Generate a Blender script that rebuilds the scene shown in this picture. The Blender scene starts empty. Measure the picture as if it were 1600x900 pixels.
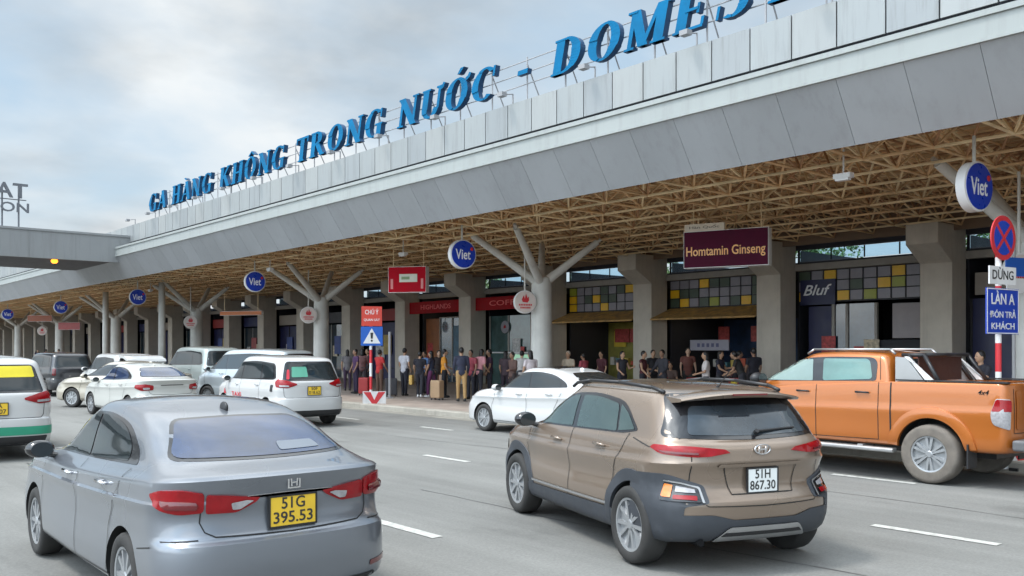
import bpy, bmesh, math, random
import numpy as np
from mathutils import Vector, Matrix
from mathutils.bvhtree import BVHTree
from mathutils.geometry import delaunay_2d_cdt
from mathutils.kdtree import KDTree
random.seed(7)
SC = bpy.context.scene
COL = SC.collection
R = math.radians
# ------------------------------------------------------------------ camera, world, sun, exposure
CAM_H = 1.86
VIEW = 40.6          # degrees the camera is turned from the road direction (+Y) towards the terminal (+X)
cam_d = bpy.data.cameras.new('camera'); cam = bpy.data.objects.new('camera', cam_d); COL.objects.link(cam)
cam.location = (0, 0, CAM_H); cam.rotation_euler = (R(90), 0, R(-VIEW))
cam_d.sensor_width = 36; cam_d.lens = 31.5; cam_d.shift_y = 0.0594; cam_d.clip_end = 3000; cam_d.clip_start = .05
SC.camera = cam
SUN_AZ, SUN_EL = -62.0, 62.0     # azimuth clockwise from +Y, elevation
w = bpy.data.worlds.new('World'); SC.world = w; w.use_nodes = True
nt = w.node_tree; nt.nodes.clear()
def N(tree, t, **k):
    n = tree.nodes.new(t)
    for a, b in k.items(): setattr(n, a, b)
    return n
out = N(nt, 'ShaderNodeOutputWorld'); bg = N(nt, 'ShaderNodeBackground'); bg.inputs[1].default_value = 0.12
sky = N(nt, 'ShaderNodeTexSky', sky_type='NISHITA', sun_disc=False); sky.sun_elevation = R(SUN_EL); sky.sun_rotation = R(SUN_AZ)
sky.air_density = 1.2; sky.dust_density = 1.5
tc = N(nt, 'ShaderNodeTexCoord'); sep = N(nt, 'ShaderNodeSeparateXYZ')
nt.links.new(tc.outputs['Generated'], sep.inputs[0])
mx = N(nt, 'ShaderNodeMath', operation='MAXIMUM'); mx.inputs[1].default_value = 0.0; nt.links.new(sep.outputs[2], mx.inputs[0])
ad = N(nt, 'ShaderNodeMath', operation='ADD'); ad.inputs[1].default_value = 0.22; nt.links.new(mx.outputs[0], ad.inputs[0])
dv = N(nt, 'ShaderNodeVectorMath', operation='DIVIDE'); nt.links.new(tc.outputs['Generated'], dv.inputs[0]); nt.links.new(ad.outputs[0], dv.inputs[1])
no = N(nt, 'ShaderNodeTexNoise'); no.inputs['Scale'].default_value = 1.15; no.inputs['Detail'].default_value = 7; no.inputs['Roughness'].default_value = .52; no.inputs['Distortion'].default_value = .25
nt.links.new(dv.outputs[0], no.inputs['Vector'])
rp_ = N(nt, 'ShaderNodeValToRGB'); rp_.color_ramp.elements[0].position = .36; rp_.color_ramp.elements[1].position = .62
nt.links.new(no.outputs[0], rp_.inputs[0])
# cloud colour: bright overhead, dimmer and whiter at the horizon (overcast sky), with grey bellies
no2 = N(nt, 'ShaderNodeTexNoise'); no2.inputs['Scale'].default_value = 1.5; no2.inputs['Detail'].default_value = 6; no2.inputs['Roughness'].default_value = .5
nt.links.new(dv.outputs[0], no2.inputs['Vector'])
rb = N(nt, 'ShaderNodeValToRGB'); rb.color_ramp.elements[0].position = .38; rb.color_ramp.elements[0].color = (2.3, 2.55, 2.75, 1)
rb.color_ramp.elements[1].position = .58; rb.color_ramp.elements[1].color = (4.15, 4.35, 4.45, 1)
nt.links.new(no2.outputs[0], rb.inputs[0])
zen = N(nt, 'ShaderNodeMapRange'); zen.inputs[1].default_value = .45; zen.inputs[2].default_value = .95; zen.inputs[3].default_value = 1.0; zen.inputs[4].default_value = 4.2
nt.links.new(sep.outputs[2], zen.inputs[0])
mul = N(nt, 'ShaderNodeVectorMath', operation='SCALE'); nt.links.new(rb.outputs[0], mul.inputs[0]); nt.links.new(zen.outputs[0], mul.inputs['Scale'])
mixs = N(nt, 'ShaderNodeMixRGB'); mixs.inputs[0].default_value = .2; mixs.inputs[1].default_value = (2.3, 3.0, 3.6, 1); nt.links.new(sky.outputs[0], mixs.inputs[2])
mix = N(nt, 'ShaderNodeMixRGB'); nt.links.new(rp_.outputs[0], mix.inputs[0]); nt.links.new(mixs.outputs[0], mix.inputs[1]); nt.links.new(mul.outputs[0], mix.inputs[2])
# glow added to the unseen sky, left and behind, to brighten columns and canopy
gd = N(nt, 'ShaderNodeVectorMath', operation='DOT_PRODUCT'); gd.inputs[1].default_value = Vector((-1, -.10, .33)).normalized()
nt.links.new(tc.outputs['Generated'], gd.inputs[0])
gm = N(nt, 'ShaderNodeMapRange', interpolation_type='SMOOTHSTEP'); gm.inputs[1].default_value = .25; gm.inputs[2].default_value = 1.0; gm.inputs[3].default_value = 1.0; gm.inputs[4].default_value = 3.8
nt.links.new(gd.outputs['Value'], gm.inputs[0])
gs = N(nt, 'ShaderNodeVectorMath', operation='SCALE'); nt.links.new(mix.outputs[0], gs.inputs[0]); nt.links.new(gm.outputs[0], gs.inputs['Scale'])
nt.links.new(gs.outputs[0], bg.inputs[0]); nt.links.new(bg.outputs[0], out.inputs[0])
sl = bpy.data.lights.new('sun', 'SUN'); sl.energy = 1.3; sl.angle = R(9); sl.color = (1, .96, .9)
so = bpy.data.objects.new('sun', sl); COL.objects.link(so)
az, el = R(SUN_AZ), R(SUN_EL)
sd = Vector((math.sin(az)*math.cos(el), math.cos(az)*math.cos(el), math.sin(el)))
so.rotation_euler = sd.to_track_quat('Z', 'Y').to_euler(); so.location = sd*50
SC.view_settings.view_transform = 'Standard'; SC.view_settings.look = 'None'; SC.view_settings.gamma = 1
SC.view_settings.exposure = 0.85
SC.render.engine = 'CYCLES'
cy = SC.cycles; cy.use_denoising = True; cy.max_bounces = 8; cy.diffuse_bounces = 5; cy.glossy_bounces = 3; cy.transmission_bounces = 3
cy.use_adaptive_sampling = True; cy.adaptive_threshold = .02; cy.caustics_reflective = False; cy.caustics_refractive = False
# ------------------------------------------------------------------ helpers
CV, SV = math.cos(R(VIEW)), math.sin(R(VIEW))
def cam2w(x, z): return (x*CV + z*SV, -x*SV + z*CV)     # metres right of / ahead of the camera -> world X, Y
def Yat(px, X):                                        # world Y of the vertical plane X under image column px (1600 wide)
    t = (px-800)/1400
    # X = z*(t*CV+SV); Y = z*(CV - t*SV)
    z = X/(t*CV+SV); return z*(CV-t*SV)
MATS = {}
def mat(name, col, rough=.6, metal=0, coat=0, var=.08, scale=3, bump=0, emit=None, es=1, spec=.5, coatr=.05, alpha=1, grime=0, tr=0, det=6):
    if name in MATS: return MATS[name]
    m = bpy.data.materials.new(name); m.use_nodes = True; t = m.node_tree; b = t.nodes['Principled BSDF']
    b.inputs['Roughness'].default_value = rough; b.inputs['Metallic'].default_value = metal
    b.inputs['Coat Weight'].default_value = coat; b.inputs['Coat Roughness'].default_value = coatr
    b.inputs['Specular IOR Level'].default_value = spec
    c = tuple(col)+(1,)
    tcn = N(t, 'ShaderNodeTexCoord'); n1 = N(t, 'ShaderNodeTexNoise'); n1.inputs['Scale'].default_value = scale; n1.inputs['Detail'].default_value = det; n1.inputs['Roughness'].default_value = .6
    t.links.new(tcn.outputs['Object'], n1.inputs['Vector'])
    mr = N(t, 'ShaderNodeMapRange'); mr.inputs[1].default_value = .3; mr.inputs[2].default_value = .7; mr.inputs[3].default_value = 1-var; mr.inputs[4].default_value = 1+var
    t.links.new(n1.outputs[0], mr.inputs[0])
    vm = N(t, 'ShaderNodeVectorMath', operation='SCALE'); vm.inputs[0].default_value = c[:3]; t.links.new(mr.outputs[0], vm.inputs['Scale'])
    last = vm.outputs[0]
    if grime:
        n3 = N(t, 'ShaderNodeTexNoise'); n3.inputs['Scale'].default_value = 1.3; n3.inputs['Detail'].default_value = 9; n3.inputs['Roughness'].default_value = .7
        mp = N(t, 'ShaderNodeMapping'); mp.inputs['Scale'].default_value = (3.5, 3.5, .3)
        t.links.new(tcn.outputs['Object'], mp.inputs[0]); t.links.new(mp.outputs[0], n3.inputs['Vector'])
        r3 = N(t, 'ShaderNodeMapRange'); r3.inputs[1].default_value = .5; r3.inputs[2].default_value = .75; r3.inputs[3].default_value = 0; r3.inputs[4].default_value = grime
        t.links.new(n3.outputs[0], r3.inputs[0])
        mg = N(t, 'ShaderNodeMixRGB'); mg.inputs[2].default_value = (.09, .075, .06, 1); t.links.new(r3.outputs[0], mg.inputs[0]); t.links.new(last, mg.inputs[1]); last = mg.outputs[0]
    t.links.new(last, b.inputs['Base Color'])
    mr2 = N(t, 'ShaderNodeMapRange'); mr2.inputs[1].default_value = .3; mr2.inputs[2].default_value = .7; mr2.inputs[3].default_value = max(0, rough*.8); mr2.inputs[4].default_value = min(1, rough*1.2)
    t.links.new(n1.outputs[0], mr2.inputs[0]); t.links.new(mr2.outputs[0], b.inputs['Roughness'])
    if bump:
        n2 = N(t, 'ShaderNodeTexNoise'); n2.inputs['Scale'].default_value = scale*25; n2.inputs['Detail'].default_value = 4
        t.links.new(tcn.outputs['Object'], n2.inputs['Vector'])
        bp = N(t, 'ShaderNodeBump'); bp.inputs['Strength'].default_value = bump; bp.inputs['Distance'].default_value = .01
        t.links.new(n2.outputs[0], bp.inputs['Height']); t.links.new(bp.outputs[0], b.inputs['Normal'])
    if emit:
        b.inputs['Emission Color'].default_value = tuple(emit)+(1,); b.inputs['Emission Strength'].default_value = es
    if tr: b.inputs['Transmission Weight'].default_value = tr
    MATS[name] = m; return m
def tag(o, label=None, cat=None, group=None, kind=None):
    if label: o['label'] = label
    if cat: o['category'] = cat
    if group: o['group'] = group
    if kind: o['kind'] = kind
    return o
def empty(name, loc, rz=0, label=None, cat=None, group=None):
    o = bpy.data.objects.new(name, None); COL.objects.link(o); o.location = loc; o.rotation_euler = (0, 0, rz); o.empty_display_size = .2
    return tag(o, label, cat, group)
class MB:
    def __init__(s): s.v = []; s.f = []; s.m = []; s.cur = 0; s.sm = []; s.smooth = False
    def add(s, vs, fs, M=None):
        k = len(s.v)
        s.v += [tuple(M @ Vector(v)) if M else tuple(v) for v in vs]
        for f in fs: s.f.append([i+k for i in f]); s.m.append(s.cur); s.sm.append(s.smooth)
        return s
    def box(s, c, d, rz=0, M=None):
        x, y, z = d[0]/2, d[1]/2, d[2]/2
        vs = [Vector((a*x, b*y, e*z)) for a in (-1, 1) for b in (-1, 1) for e in (-1, 1)]
        T = Matrix.Translation(c) @ Matrix.Rotation(rz, 4, 'Z')
        if M: T = M @ T
        return s.add(vs, [(0, 1, 3, 2), (4, 6, 7, 5), (0, 4, 5, 1), (2, 3, 7, 6), (0, 2, 6, 4), (1, 5, 7, 3)], T)
    def bx(s, x0, x1, y0, y1, z0, z1): return s.box(((x0+x1)/2, (y0+y1)/2, (z0+z1)/2), (abs(x1-x0), abs(y1-y0), abs(z1-z0)))
    def tube(s, p0, p1, r0, r1=None, n=8, cap=True):
        r1 = r0 if r1 is None else r1
        p0, p1 = Vector(p0), Vector(p1); q = (p1-p0).to_track_quat('Z', 'Y').to_matrix()
        vs = []
        for p, r in ((p0, r0), (p1, r1)):
            for i in range(n):
                a = 2*math.pi*i/n+math.pi/n; vs.append(p + q @ Vector((math.cos(a)*r, math.sin(a)*r, 0)))
        fs = [(i, (i+1) % n, n+(i+1) % n, n+i) for i in range(n)]
        if cap: fs += [tuple(range(n-1, -1, -1)), tuple(range(n, 2*n))]
        return s.add(vs, fs)
    def lathe(s, prof, n=24, M=None, close=False):     # prof (r,z) about Z
        vs = []; fs = []
        for r, z in prof:
            for i in range(n):
                a = 2*math.pi*i/n; vs.append((r*math.cos(a), r*math.sin(a), z))
        m = len(prof)
        for j in range(m-1 if not close else m):
            j2 = (j+1) % m
            for i in range(n): fs.append((j*n+i, j*n+(i+1) % n, j2*n+(i+1) % n, j2*n+i))
        if not close: fs += [tuple(range(n-1, -1, -1)), tuple((m-1)*n+i for i in range(n))]
        return s.add(vs, fs, M)
    def prism(s, poly, d0, d1, M=None):                # poly in local XY, extruded along Z d0..d1
        n = len(poly)
        vs = [(x, y, d0) for x, y in poly]+[(x, y, d1) for x, y in poly]
        return s.add(vs, [tuple(range(n-1, -1, -1)), tuple(range(n, 2*n))]+[(i, (i+1) % n, n+(i+1) % n, n+i) for i in range(n)], M)
    def ball(s, c, r, n=12, m=8, M=None):
        vs = []; fs = []
        if not hasattr(r, '__len__'): r = (r, r, r)
        for j in range(m+1):
            t = math.pi*j/m
            for i in range(n):
                a = 2*math.pi*i/n; vs.append((c[0]+r[0]*math.sin(t)*math.cos(a), c[1]+r[1]*math.sin(t)*math.sin(a), c[2]+r[2]*math.cos(t)))
        for j in range(m):
            for i in range(n): fs.append((j*n+i, (j+1)*n+i, (j+1)*n+(i+1) % n, j*n+(i+1) % n))
        return s.add(vs, fs, M)
    def mesh(s, name, mats, smooth=None):
        me = bpy.data.meshes.new(name); me.from_pydata(s.v, [], s.f)
        if not hasattr(mats, '__len__'): mats = [mats]
        for m in mats: me.materials.append(m)
        for p, k, sm in zip(me.polygons, s.m, s.sm): p.material_index = k; p.use_smooth = sm if smooth is None else True
        bm = bmesh.new(); bm.from_mesh(me); bmesh.ops.remove_doubles(bm, verts=bm.verts, dist=1e-5); bmesh.ops.recalc_face_normals(bm, faces=bm.faces); bm.to_mesh(me); bm.free()
        if smooth: me.set_sharp_from_angle(angle=R(smooth))
        return me
    def build(s, name, mats, parent=None, smooth=None, loc=None, rz=0):
        me = s.mesh(name, mats, smooth); return link(name, me, parent, loc, rz)
def link(name, me, parent=None, loc=None, rz=0):
    o = bpy.data.objects.new(name, me); COL.objects.link(o)
    if parent: o.parent = parent
    if loc is not None: o.location = loc
    if rz: o.rotation_euler = (0, 0, rz)
    return o
def copy_tree(o, parent=None):
    c = o.copy(); COL.objects.link(c); c.parent = parent
    for ch in o.children: copy_tree(ch, c)
    return c
def text_mesh(s, size, ext=.002, align='CENTER', name='lettering', width=None, shear=0):
    cu = bpy.data.curves.new(name, 'FONT'); cu.body = s; cu.size = size; cu.extrude = ext; cu.align_x = align; cu.align_y = 'CENTER'; cu.resolution_u = 3; cu.shear = shear
    cu.offset = size*.012
    o = bpy.data.objects.new(name, cu); COL.objects.link(o)
    me = bpy.data.meshes.new_from_object(o.evaluated_get(bpy.context.evaluated_depsgraph_get())); bpy.data.objects.remove(o)
    if width and len(me.vertices):
        xs = [v.co.x for v in me.vertices]; k = width/(max(xs)-min(xs)); c = (max(xs)+min(xs))/2
        for v in me.vertices: v.co.x = (v.co.x-c)*k
    me.name = name; return me
def text(s, size, m, parent, M, name='lettering', ext=.002, width=None, shear=0):
    me = text_mesh(s, size, ext, width=width, shear=shear, name=name); me.transform(M); me.materials.clear(); me.materials.append(m)
    return link(name, me, parent)
def facing(loc, out):    # matrix: text plane whose face looks towards horizontal direction 'out' (x,y)
    o = Vector((out[0], out[1], 0)).normalized(); up = Vector((0, 0, 1)); rt = up.cross(o)
    M = Matrix(((rt.x, up.x, o.x, loc[0]), (rt.y, up.y, o.y, loc[1]), (rt.z, up.z, o.z, loc[2]), (0, 0, 0, 1)))
    return M
def apply_mods(me, mods, mats=None):
    o = bpy.data.objects.new('tmp', me); COL.objects.link(o)
    for fn in mods: fn(o)
    bpy.context.view_layer.update()
    r = bpy.data.meshes.new_from_object(o.evaluated_get(bpy.context.evaluated_depsgraph_get())); bpy.data.objects.remove(o)
    return r
# common materials
M_black = mat('black_trim', (.018, .018, .02), .45, var=.1)
M_blackgl = mat('black_gloss', (.012, .012, .014), .15, coat=.5)
M_tyre = mat('tyre_rubber', (.03, .029, .028), .8, var=.25, scale=9, bump=.2)
M_tyred = mat('dusty_tyre_rubber', (.15, .13, .11), .85, var=.25, scale=7, bump=.2)
M_rim = mat('alloy', (.36, .37, .38), .35, metal=.5, var=.05)
M_rimd = mat('dark_alloy', (.012, .012, .013), .9, spec=.1)
M_glass = mat('tinted_glass', (.016, .022, .025), .05, coat=.25, spec=.5, var=.02, coatr=.0)
M_glass2 = mat('green_tinted_glass', (.045, .07, .068), .05, coat=.3, spec=.5, var=.3, scale=1.2, coatr=.0)
M_glassb = mat('painted_sky_glass', (.022, .038, .085), .05, coat=.5, spec=.7, var=.6, scale=1.4, coatr=.0)  # blue of the reflected sky and its cloud mottling put into the glass colour
M_red = mat('red_lamp', (.27, .004, .008), .15, spec=.3, coat=.35, var=.15, scale=12)
M_redd = mat('dark_red_lamp', (.13, .004, .008), .15, coat=1, var=.15, scale=12)
M_clear = mat('clear_lamp', (.34, .33, .34), .15, coat=1, var=.2, scale=30)
M_amber = mat('amber_lamp', (.75, .2, .02), .15, coat=1, var=.2, scale=30)
M_chrome = mat('chrome', (.7, .7, .72), .12, metal=1)
M_seam = mat('panel_gap', (.01, .01, .01), .7)
M_white = mat('white_paint', (.75, .75, .75), .5)
M_platey = mat('yellow_plate', (.8, .52, .04), .4)
M_platew = mat('white_plate', (.75, .77, .76), .4)
M_ink = mat('plate_ink', (.03, .03, .03), .5)
M_well = mat('wheel_well', (.012, .012, .012), .9)
# ------------------------------------------------------------------ ground, road, pavement
ML = {}
def asphalt():
    m = bpy.data.materials.new('asphalt'); m.use_nodes = True; t = m.node_tree; b = t.nodes['Principled BSDF']
    tcn = N(t, 'ShaderNodeTexCoord')
    def noise(sc, det, ro, stretch=None):
        n = N(t, 'ShaderNodeTexNoise'); n.inputs['Scale'].default_value = sc; n.inputs['Detail'].default_value = det; n.inputs['Roughness'].default_value = ro
        if stretch:
            mp = N(t, 'ShaderNodeMapping'); mp.inputs['Scale'].default_value = stretch; t.links.new(tcn.outputs['Object'], mp.inputs[0]); t.links.new(mp.outputs[0], n.inputs['Vector'])
        else: t.links.new(tcn.outputs['Object'], n.inputs['Vector'])
        return n
    def ramp(n, a, b_, lo, hi):
        r = N(t, 'ShaderNodeMapRange'); r.inputs[1].default_value = a; r.inputs[2].default_value = b_; r.inputs[3].default_value = lo; r.inputs[4].default_value = hi; t.links.new(n.outputs[0], r.inputs[0]); return r
    def mul(a, b_):
        q = N(t, 'ShaderNodeMath', operation='MULTIPLY'); t.links.new(a.outputs[0], q.inputs[0]); t.links.new(b_.outputs[0], q.inputs[1]); return q
    fine = ramp(noise(38, 8, .75), .3, .7, .80, 1.2); big = ramp(noise(.35, 5, .6), .3, .7, .86, 1.10)
    lane = ramp(noise(1.3, 5, .6, (1.2, .06, 1)), .3, .7, .80, 1.12)
    stain = ramp(noise(.8, 6, .65, (1, .5, 1)), .58, .72, 1, .66)
    k = mul(mul(fine, big), mul(lane, stain))
    vm = N(t, 'ShaderNodeVectorMath', operation='SCALE'); vm.inputs[0].default_value = (.185, .185, .175); t.links.new(k.outputs[0], vm.inputs['Scale'])
    # crack / repair seams
    t.links.new(vm.outputs[0], b.inputs['Base Color']); b.inputs['Roughness'].default_value = .85
    bp = N(t, 'ShaderNodeBump'); bp.inputs['Strength'].default_value = .35; bp.inputs['Distance'].default_value = .008
    t.links.new(noise(60, 4, .7).outputs[0], bp.inputs['Height']); t.links.new(bp.outputs[0], b.inputs['Normal'])
    return m
M_asph = asphalt()
M_kerb = mat('kerb_concrete', (.33, .31, .27), .85, var=.2, scale=2, bump=.2, grime=.3)
M_pave = mat('pavement_tiles', (.30, .25, .215), .8, var=.25, scale=1.5, bump=.1, grime=.2)
M_line = mat('road_paint', (.46, .46, .43), .7, var=.3, scale=14, grime=.5)
def struct(o): o['kind'] = 'structure'; return o
g = MB(); g.add([(-800, -800, 0), (800, -800, 0), (800, 1500, 0), (-800, 1500, 0)], [(0, 1, 2, 3)]); struct(g.build('ground', mat('ground_far', (.14, .14, .12), .9)))
g = MB(); g.add([(-14, -60, .006), (14.6, -60, .006), (14.6, 260, .006), (-14, 260, .006)], [(0, 1, 2, 3)]); struct(g.build('road', M_asph))
g = MB(); g.bx(14.6, 14.9, -40, 220, -.05, .155); k = g.build('kerb', M_kerb); struct(k)
md = k.modifiers.new('b', 'BEVEL'); md.width = .03; md.segments = 2
g = MB(); g.bx(14.9, 40, -40, 220, -.05, .15); struct(g.build('pavement', M_pave))
g = MB(); g.add([(14.1, -40, .010), (14.6, -40, .010), (14.6, 220, .010), (14.1, 220, .010)], [(0, 1, 2, 3)]); struct(g.build('gutter', mat('gutter_concrete', (.24, .23, .20), .85, var=.2, scale=1.5, grime=.3)))
lanes = [(5.17, [7.15-8.1*1, 7.15, 15.3, 23.4, 31.5]), (9.0, [3.43-4.05*0-8.1, 3.43, 7.5, 11.6, 19.7, 23.8, 27.9, 31.9, 40]), (12.2, [-2.4, 1.65, 5.72, 9.8, 16.3, 20.4, 26, 32, 38, 44])]
proto = None
for X, ys in lanes:
    for y in ys:
        if proto is None:
            g = MB(); g.add([(-.065, 0, 0), (.065, 0, 0), (.065, 1.25, 0), (-.065, 1.25, 0)], [(0, 1, 2, 3)]); proto = g.build('lane_dash', M_line); o = proto
        else: o = proto.copy(); COL.objects.link(o)
        o.location = (X, y, .012); struct(o)
rt = random.Random(5); M_tar = mat('tar_seam', (.05, .05, .05), .6, var=.3, scale=5)
def crack(x, y, ang, L, w0):
    g = MB(); pts = []; a = ang
    for k in range(int(L/.25)):
        pts.append((x, y)); a += rt.uniform(-.10, .10); a = ang+(a-ang)*.8; x += math.cos(a)*.25; y += math.sin(a)*.25
    vs = []
    for k, (px, py) in enumerate(pts):
        ww = w0*(.4+rt.random()*.8); vs += [(px-math.sin(a)*ww, py+math.cos(a)*ww, .0085), (px+math.sin(a)*ww, py-math.cos(a)*ww, .0085)]
    g.add(vs, [(2*k, 2*k+1, 2*k+3, 2*k+2) for k in range(len(pts)-1)]); struct(g.build('road_crack', M_tar))
for (x, y, a, L) in ((2.6, 7.5, 1.45, 9), (7.1, 2.0, 1.6, 8), (10.6, 3.0, 1.5, 14), (13.3, 5, 1.57, 12)): crack(x, y, a, L, .011)
g = MB(); g.lathe([(.33, .009), (.33, .0125)], 28, Matrix.Translation((7.0, 6.1, 0))); mh = struct(g.build('manhole_cover', mat('cast_iron', (.07, .065, .06), .6, var=.3, scale=30)))
# ------------------------------------------------------------------ terminal canopy
Y0, Y1 = -14.0, 190.0
M_panel = [mat('pale_panel', (.30, .315, .315), .45, metal=.2, var=.05, scale=.6, grime=.35), mat('pale_panel_b', (.275, .29, .295), .45, metal=.2, var=.05, scale=.6, grime=.45), mat('pale_panel_c', (.32, .33, .325), .45, metal=.2, var=.05, scale=.6, grime=.3)]
M_sof = [mat('grey_soffit', (.35, .36, .375), .5, metal=.3, var=.06, scale=.5, grime=.14), mat('grey_soffit_b', (.335, .345, .36), .5, metal=.3, var=.06, scale=.5, grime=.2), mat('grey_soffit_c', (.36, .37, .385), .5, metal=.3, var=.06, scale=.5, grime=.12)]
M_strip = mat('light_fascia_strip', (.32, .34, .33), .5, var=.05, scale=.7, grime=.22)
M_dark = mat('dark_gap', (.02, .022, .03), .8)
canopy = empty('entrance_canopy', (14, 40, 5.3), 0, 'long grey canopy over the terminal forecourt with a brown tube ceiling', 'canopy')
def child(o, p):
    o.parent = p; o.matrix_parent_inverse = Matrix.Translation(-Vector(p.location)) if p.rotation_euler.z == 0 else p.matrix_world.inverted(); return o
def quadbox(mb, a, b, c, d, th):   # a..d corners, extruded along the normal by -th
    a, b, c, d = map(Vector, (a, b, c, d)); n = (b-a).cross(d-a).normalized()*th
    mb.add([a, b, c, d, a-n, b-n, c-n, d-n], [(0, 1, 2, 3), (4, 7, 6, 5), (0, 4, 5, 1), (1, 5, 6, 2), (2, 6, 7, 3), (3, 7, 4, 0)])
# soffit band panels (lean outwards)
XL, HL, XH, HH = 14.5, 5.36, 13.84, 6.38
mb = MB(); y = Y0; i = 0
while y < Y1:
    mb.cur = [0, 1, 2, 0, 2, 1, 0][i % 7]
    quadbox(mb, (XL, y+.004, HL), (XL, y+1.15-.004, HL), (XH, y+1.15-.004, HH), (XH, y+.004, HH), -.03); y += 1.15; i += 1
child(mb.build('soffit_band', M_sof), canopy)
mb = MB(); quadbox(mb, (XL+.03, Y0, HL+.04), (XL+.03, Y1, HL+.04), (XH+.05, Y1, HH+.02), (XH+.05, Y0, HH+.02), -.02); child(mb.build('soffit_backing', mat('soffit_backing_grey', (.12, .12, .125), .8)), canopy)
mb = MB(); mb.bx(XH-.02, XH+.35, Y0, Y1, HH+.03, 6.78); mb.bx(XH-.06, XH+.05, Y0, Y1, 6.74, 6.83); mb.bx(XH-.045, XH+.02, Y0, Y1, HH-.01, HH+.05); child(mb.build('fascia_strip', M_strip), canopy)
mb = MB(); mb.add([(XH+.3, Y0, 6.77), (XH+.3, Y1, 6.77), (14.55, Y1, 7.05), (14.55, Y0, 7.05)], [(0, 1, 2, 3)]); mb.add([(14.62, Y0, 7.95), (14.62, Y1, 7.95), (28.2, Y1, 7.7), (28.2, Y0, 7.7)], [(0, 1, 2, 3)])
child(mb.build('roof_sheet', mat('roof_sheet_grey', (.14, .145, .15), .6, var=.1, grime=.2)), canopy)
mb = MB(); y = Y0; i = 0
while y < Y1:
    mb.cur = [0, 2, 0, 1, 0, 0, 2, 1][i % 8]; mb.bx(14.50, 14.54, y+.014, y+.888-.014, 7.14, 7.95); y += .888; i += 1
child(mb.build('parapet_panels', M_panel), canopy)
mb = MB(); mb.bx(14.55, 14.62, Y0, Y1, 6.9, 7.94); child(mb.build('parapet_backing', M_dark), canopy)
# space-frame ceiling
M_tube = [mat('brown_tube', (.75, .52, .29), .5, var=.3, scale=1.3), mat('tan_tube', (.86, .69, .43), .5, var=.3, scale=1.1), mat('dark_brown_tube', (.45, .26, .14), .6, var=.3, scale=1.1)]
X0c, X1c = 14.7, 26.6
sf = MB(); rnd = random.Random(3)
pl = MB()
for r0 in range(0, 40):       # purlins along the canopy, upper layer
    x = X0c+.15+r0*.3
    pl.cur = [0, 1, 0, 2, 1][r0 % 5]; pl.bx(x-.035, x+.035, Y0, Y1, 6.36, 6.46)
child(pl.build('purlins', M_tube), canopy)
cell = 1.325; nx = 9; ny = int((118-Y0)/cell)
for i in range(nx):
    for j in range(ny):
        x, y = X0c+i*cell, Y0+j*cell; far = y > 60; n = 5 if y < 40 else 3
        cxx, cyy = x+cell/2, y+cell/2; r1 = .027
        zb, zt = 5.44, 6.28
        def T(a, b, r, c): sf.cur = c; sf.tube(a, b, r, None, n, False)
        T((x, y, zb), (x, y+cell, zb), r1*1.15, rnd.choice((0, 1, 1))); T((x, y, zb), (x+cell, y, zb), r1*1.15, rnd.choice((0, 1, 0)))
        for (qx, qy) in ((x, y), (x+cell, y), (x, y+cell), (x+cell, y+cell)): T((qx, qy, zb), (cxx, cyy, zt), r1, rnd.choice((0, 0, 1, 2)))
        T((cxx, cyy, zt), (cxx+cell, cyy, zt), r1, 2 if rnd.random() < .5 else 0); T((cxx, cyy, zt), (cxx, cyy+cell, zt), r1, rnd.choice((0, 2)))
        if y < 45: 
            for q in (.33, .66): T((x, y+cell*q, 5.95), (x+cell, y+cell*q, 5.95), .018, rnd.choice((1, 1, 0)))
child(sf.build('space_frame', M_tube), canopy)
mb = MB(); mb.bx(14.7, 28, Y0, Y1, 6.52, 6.6); child(mb.build('ceiling_deck', mat('brown_deck', (.82, .60, .34), .7, var=.35, scale=2.2)), canopy)
mb = MB(); mb.bx(26.62, 26.72, Y0, Y1, 5.30, 6.5); child(mb.build('rear_edge_beam', mat('edge_beam_brown', (.22, .15, .10), .6)), canopy)
# ------------------------------------------------------------------ tree columns
M_conc = mat('column_concrete', (.60, .60, .57), .75, var=.12, scale=1.2, bump=.1, grime=.2)
M_conc2 = mat('warm_concrete', (.58, .535, .465), .8, var=.12, scale=1.0, bump=.1, grime=.2)
mb = MB(); mb.smooth = True
mb.lathe([(.42, 0), (.42, .12), (.36, .14), (.33, 3.7), (.30, 4.0), (.12, 4.1)], 24)
colm = mb.mesh('column_shaft', M_conc, smooth=40)
am = []
for (a, b, e) in ((-2.1, .95, 5.3), (-2.3, -1.4, 5.3), (1.3, 1.4, 5.3), (1.25, -1.3, 5.15)):
    mb = MB(); mb.smooth = True; mb.tube((a*.05, b*.05, 3.85), (a, b, e), .15, .10, 12); mb.tube((a, b, e), (a*1.06, b*1.06, e+.08), .05, .05, 8); am.append(mb.mesh('branch', M_conc, smooth=40))
coly = [6.83-14.57, 6.83, 21.4, 35.97, 50.5, 65.1, 79.7, 94.2]
ords = ['at the right picture edge behind the pickup', 'third with a round white sign, right of centre', 'behind the white taxi with a round white sign', 'behind the grey van', 'fourth from the right, among the far shops', 'fifth from the right, far away', 'sixth from the right, far away']
whites = []
for k, y in enumerate(coly[1:]):
    lab = ['tree shaped concrete column at the right picture edge beyond the pickup', 'tree shaped concrete column right of centre with a round white sign', 'tree shaped concrete column rising behind the white taxi beside the striped post',
           'tree shaped concrete column behind the grey van', 'far tree shaped column left of the one behind the grey van', 'far tree shaped column, second left of the grey van', 'farthest tree shaped column at the left'][k]
    e = empty('tree_column', (19.6, y, .15), 0, lab, 'column', 'branching columns carrying the canopy')
    link('shaft', colm, e)
    for m_ in am: link('branch', m_, e)
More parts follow.
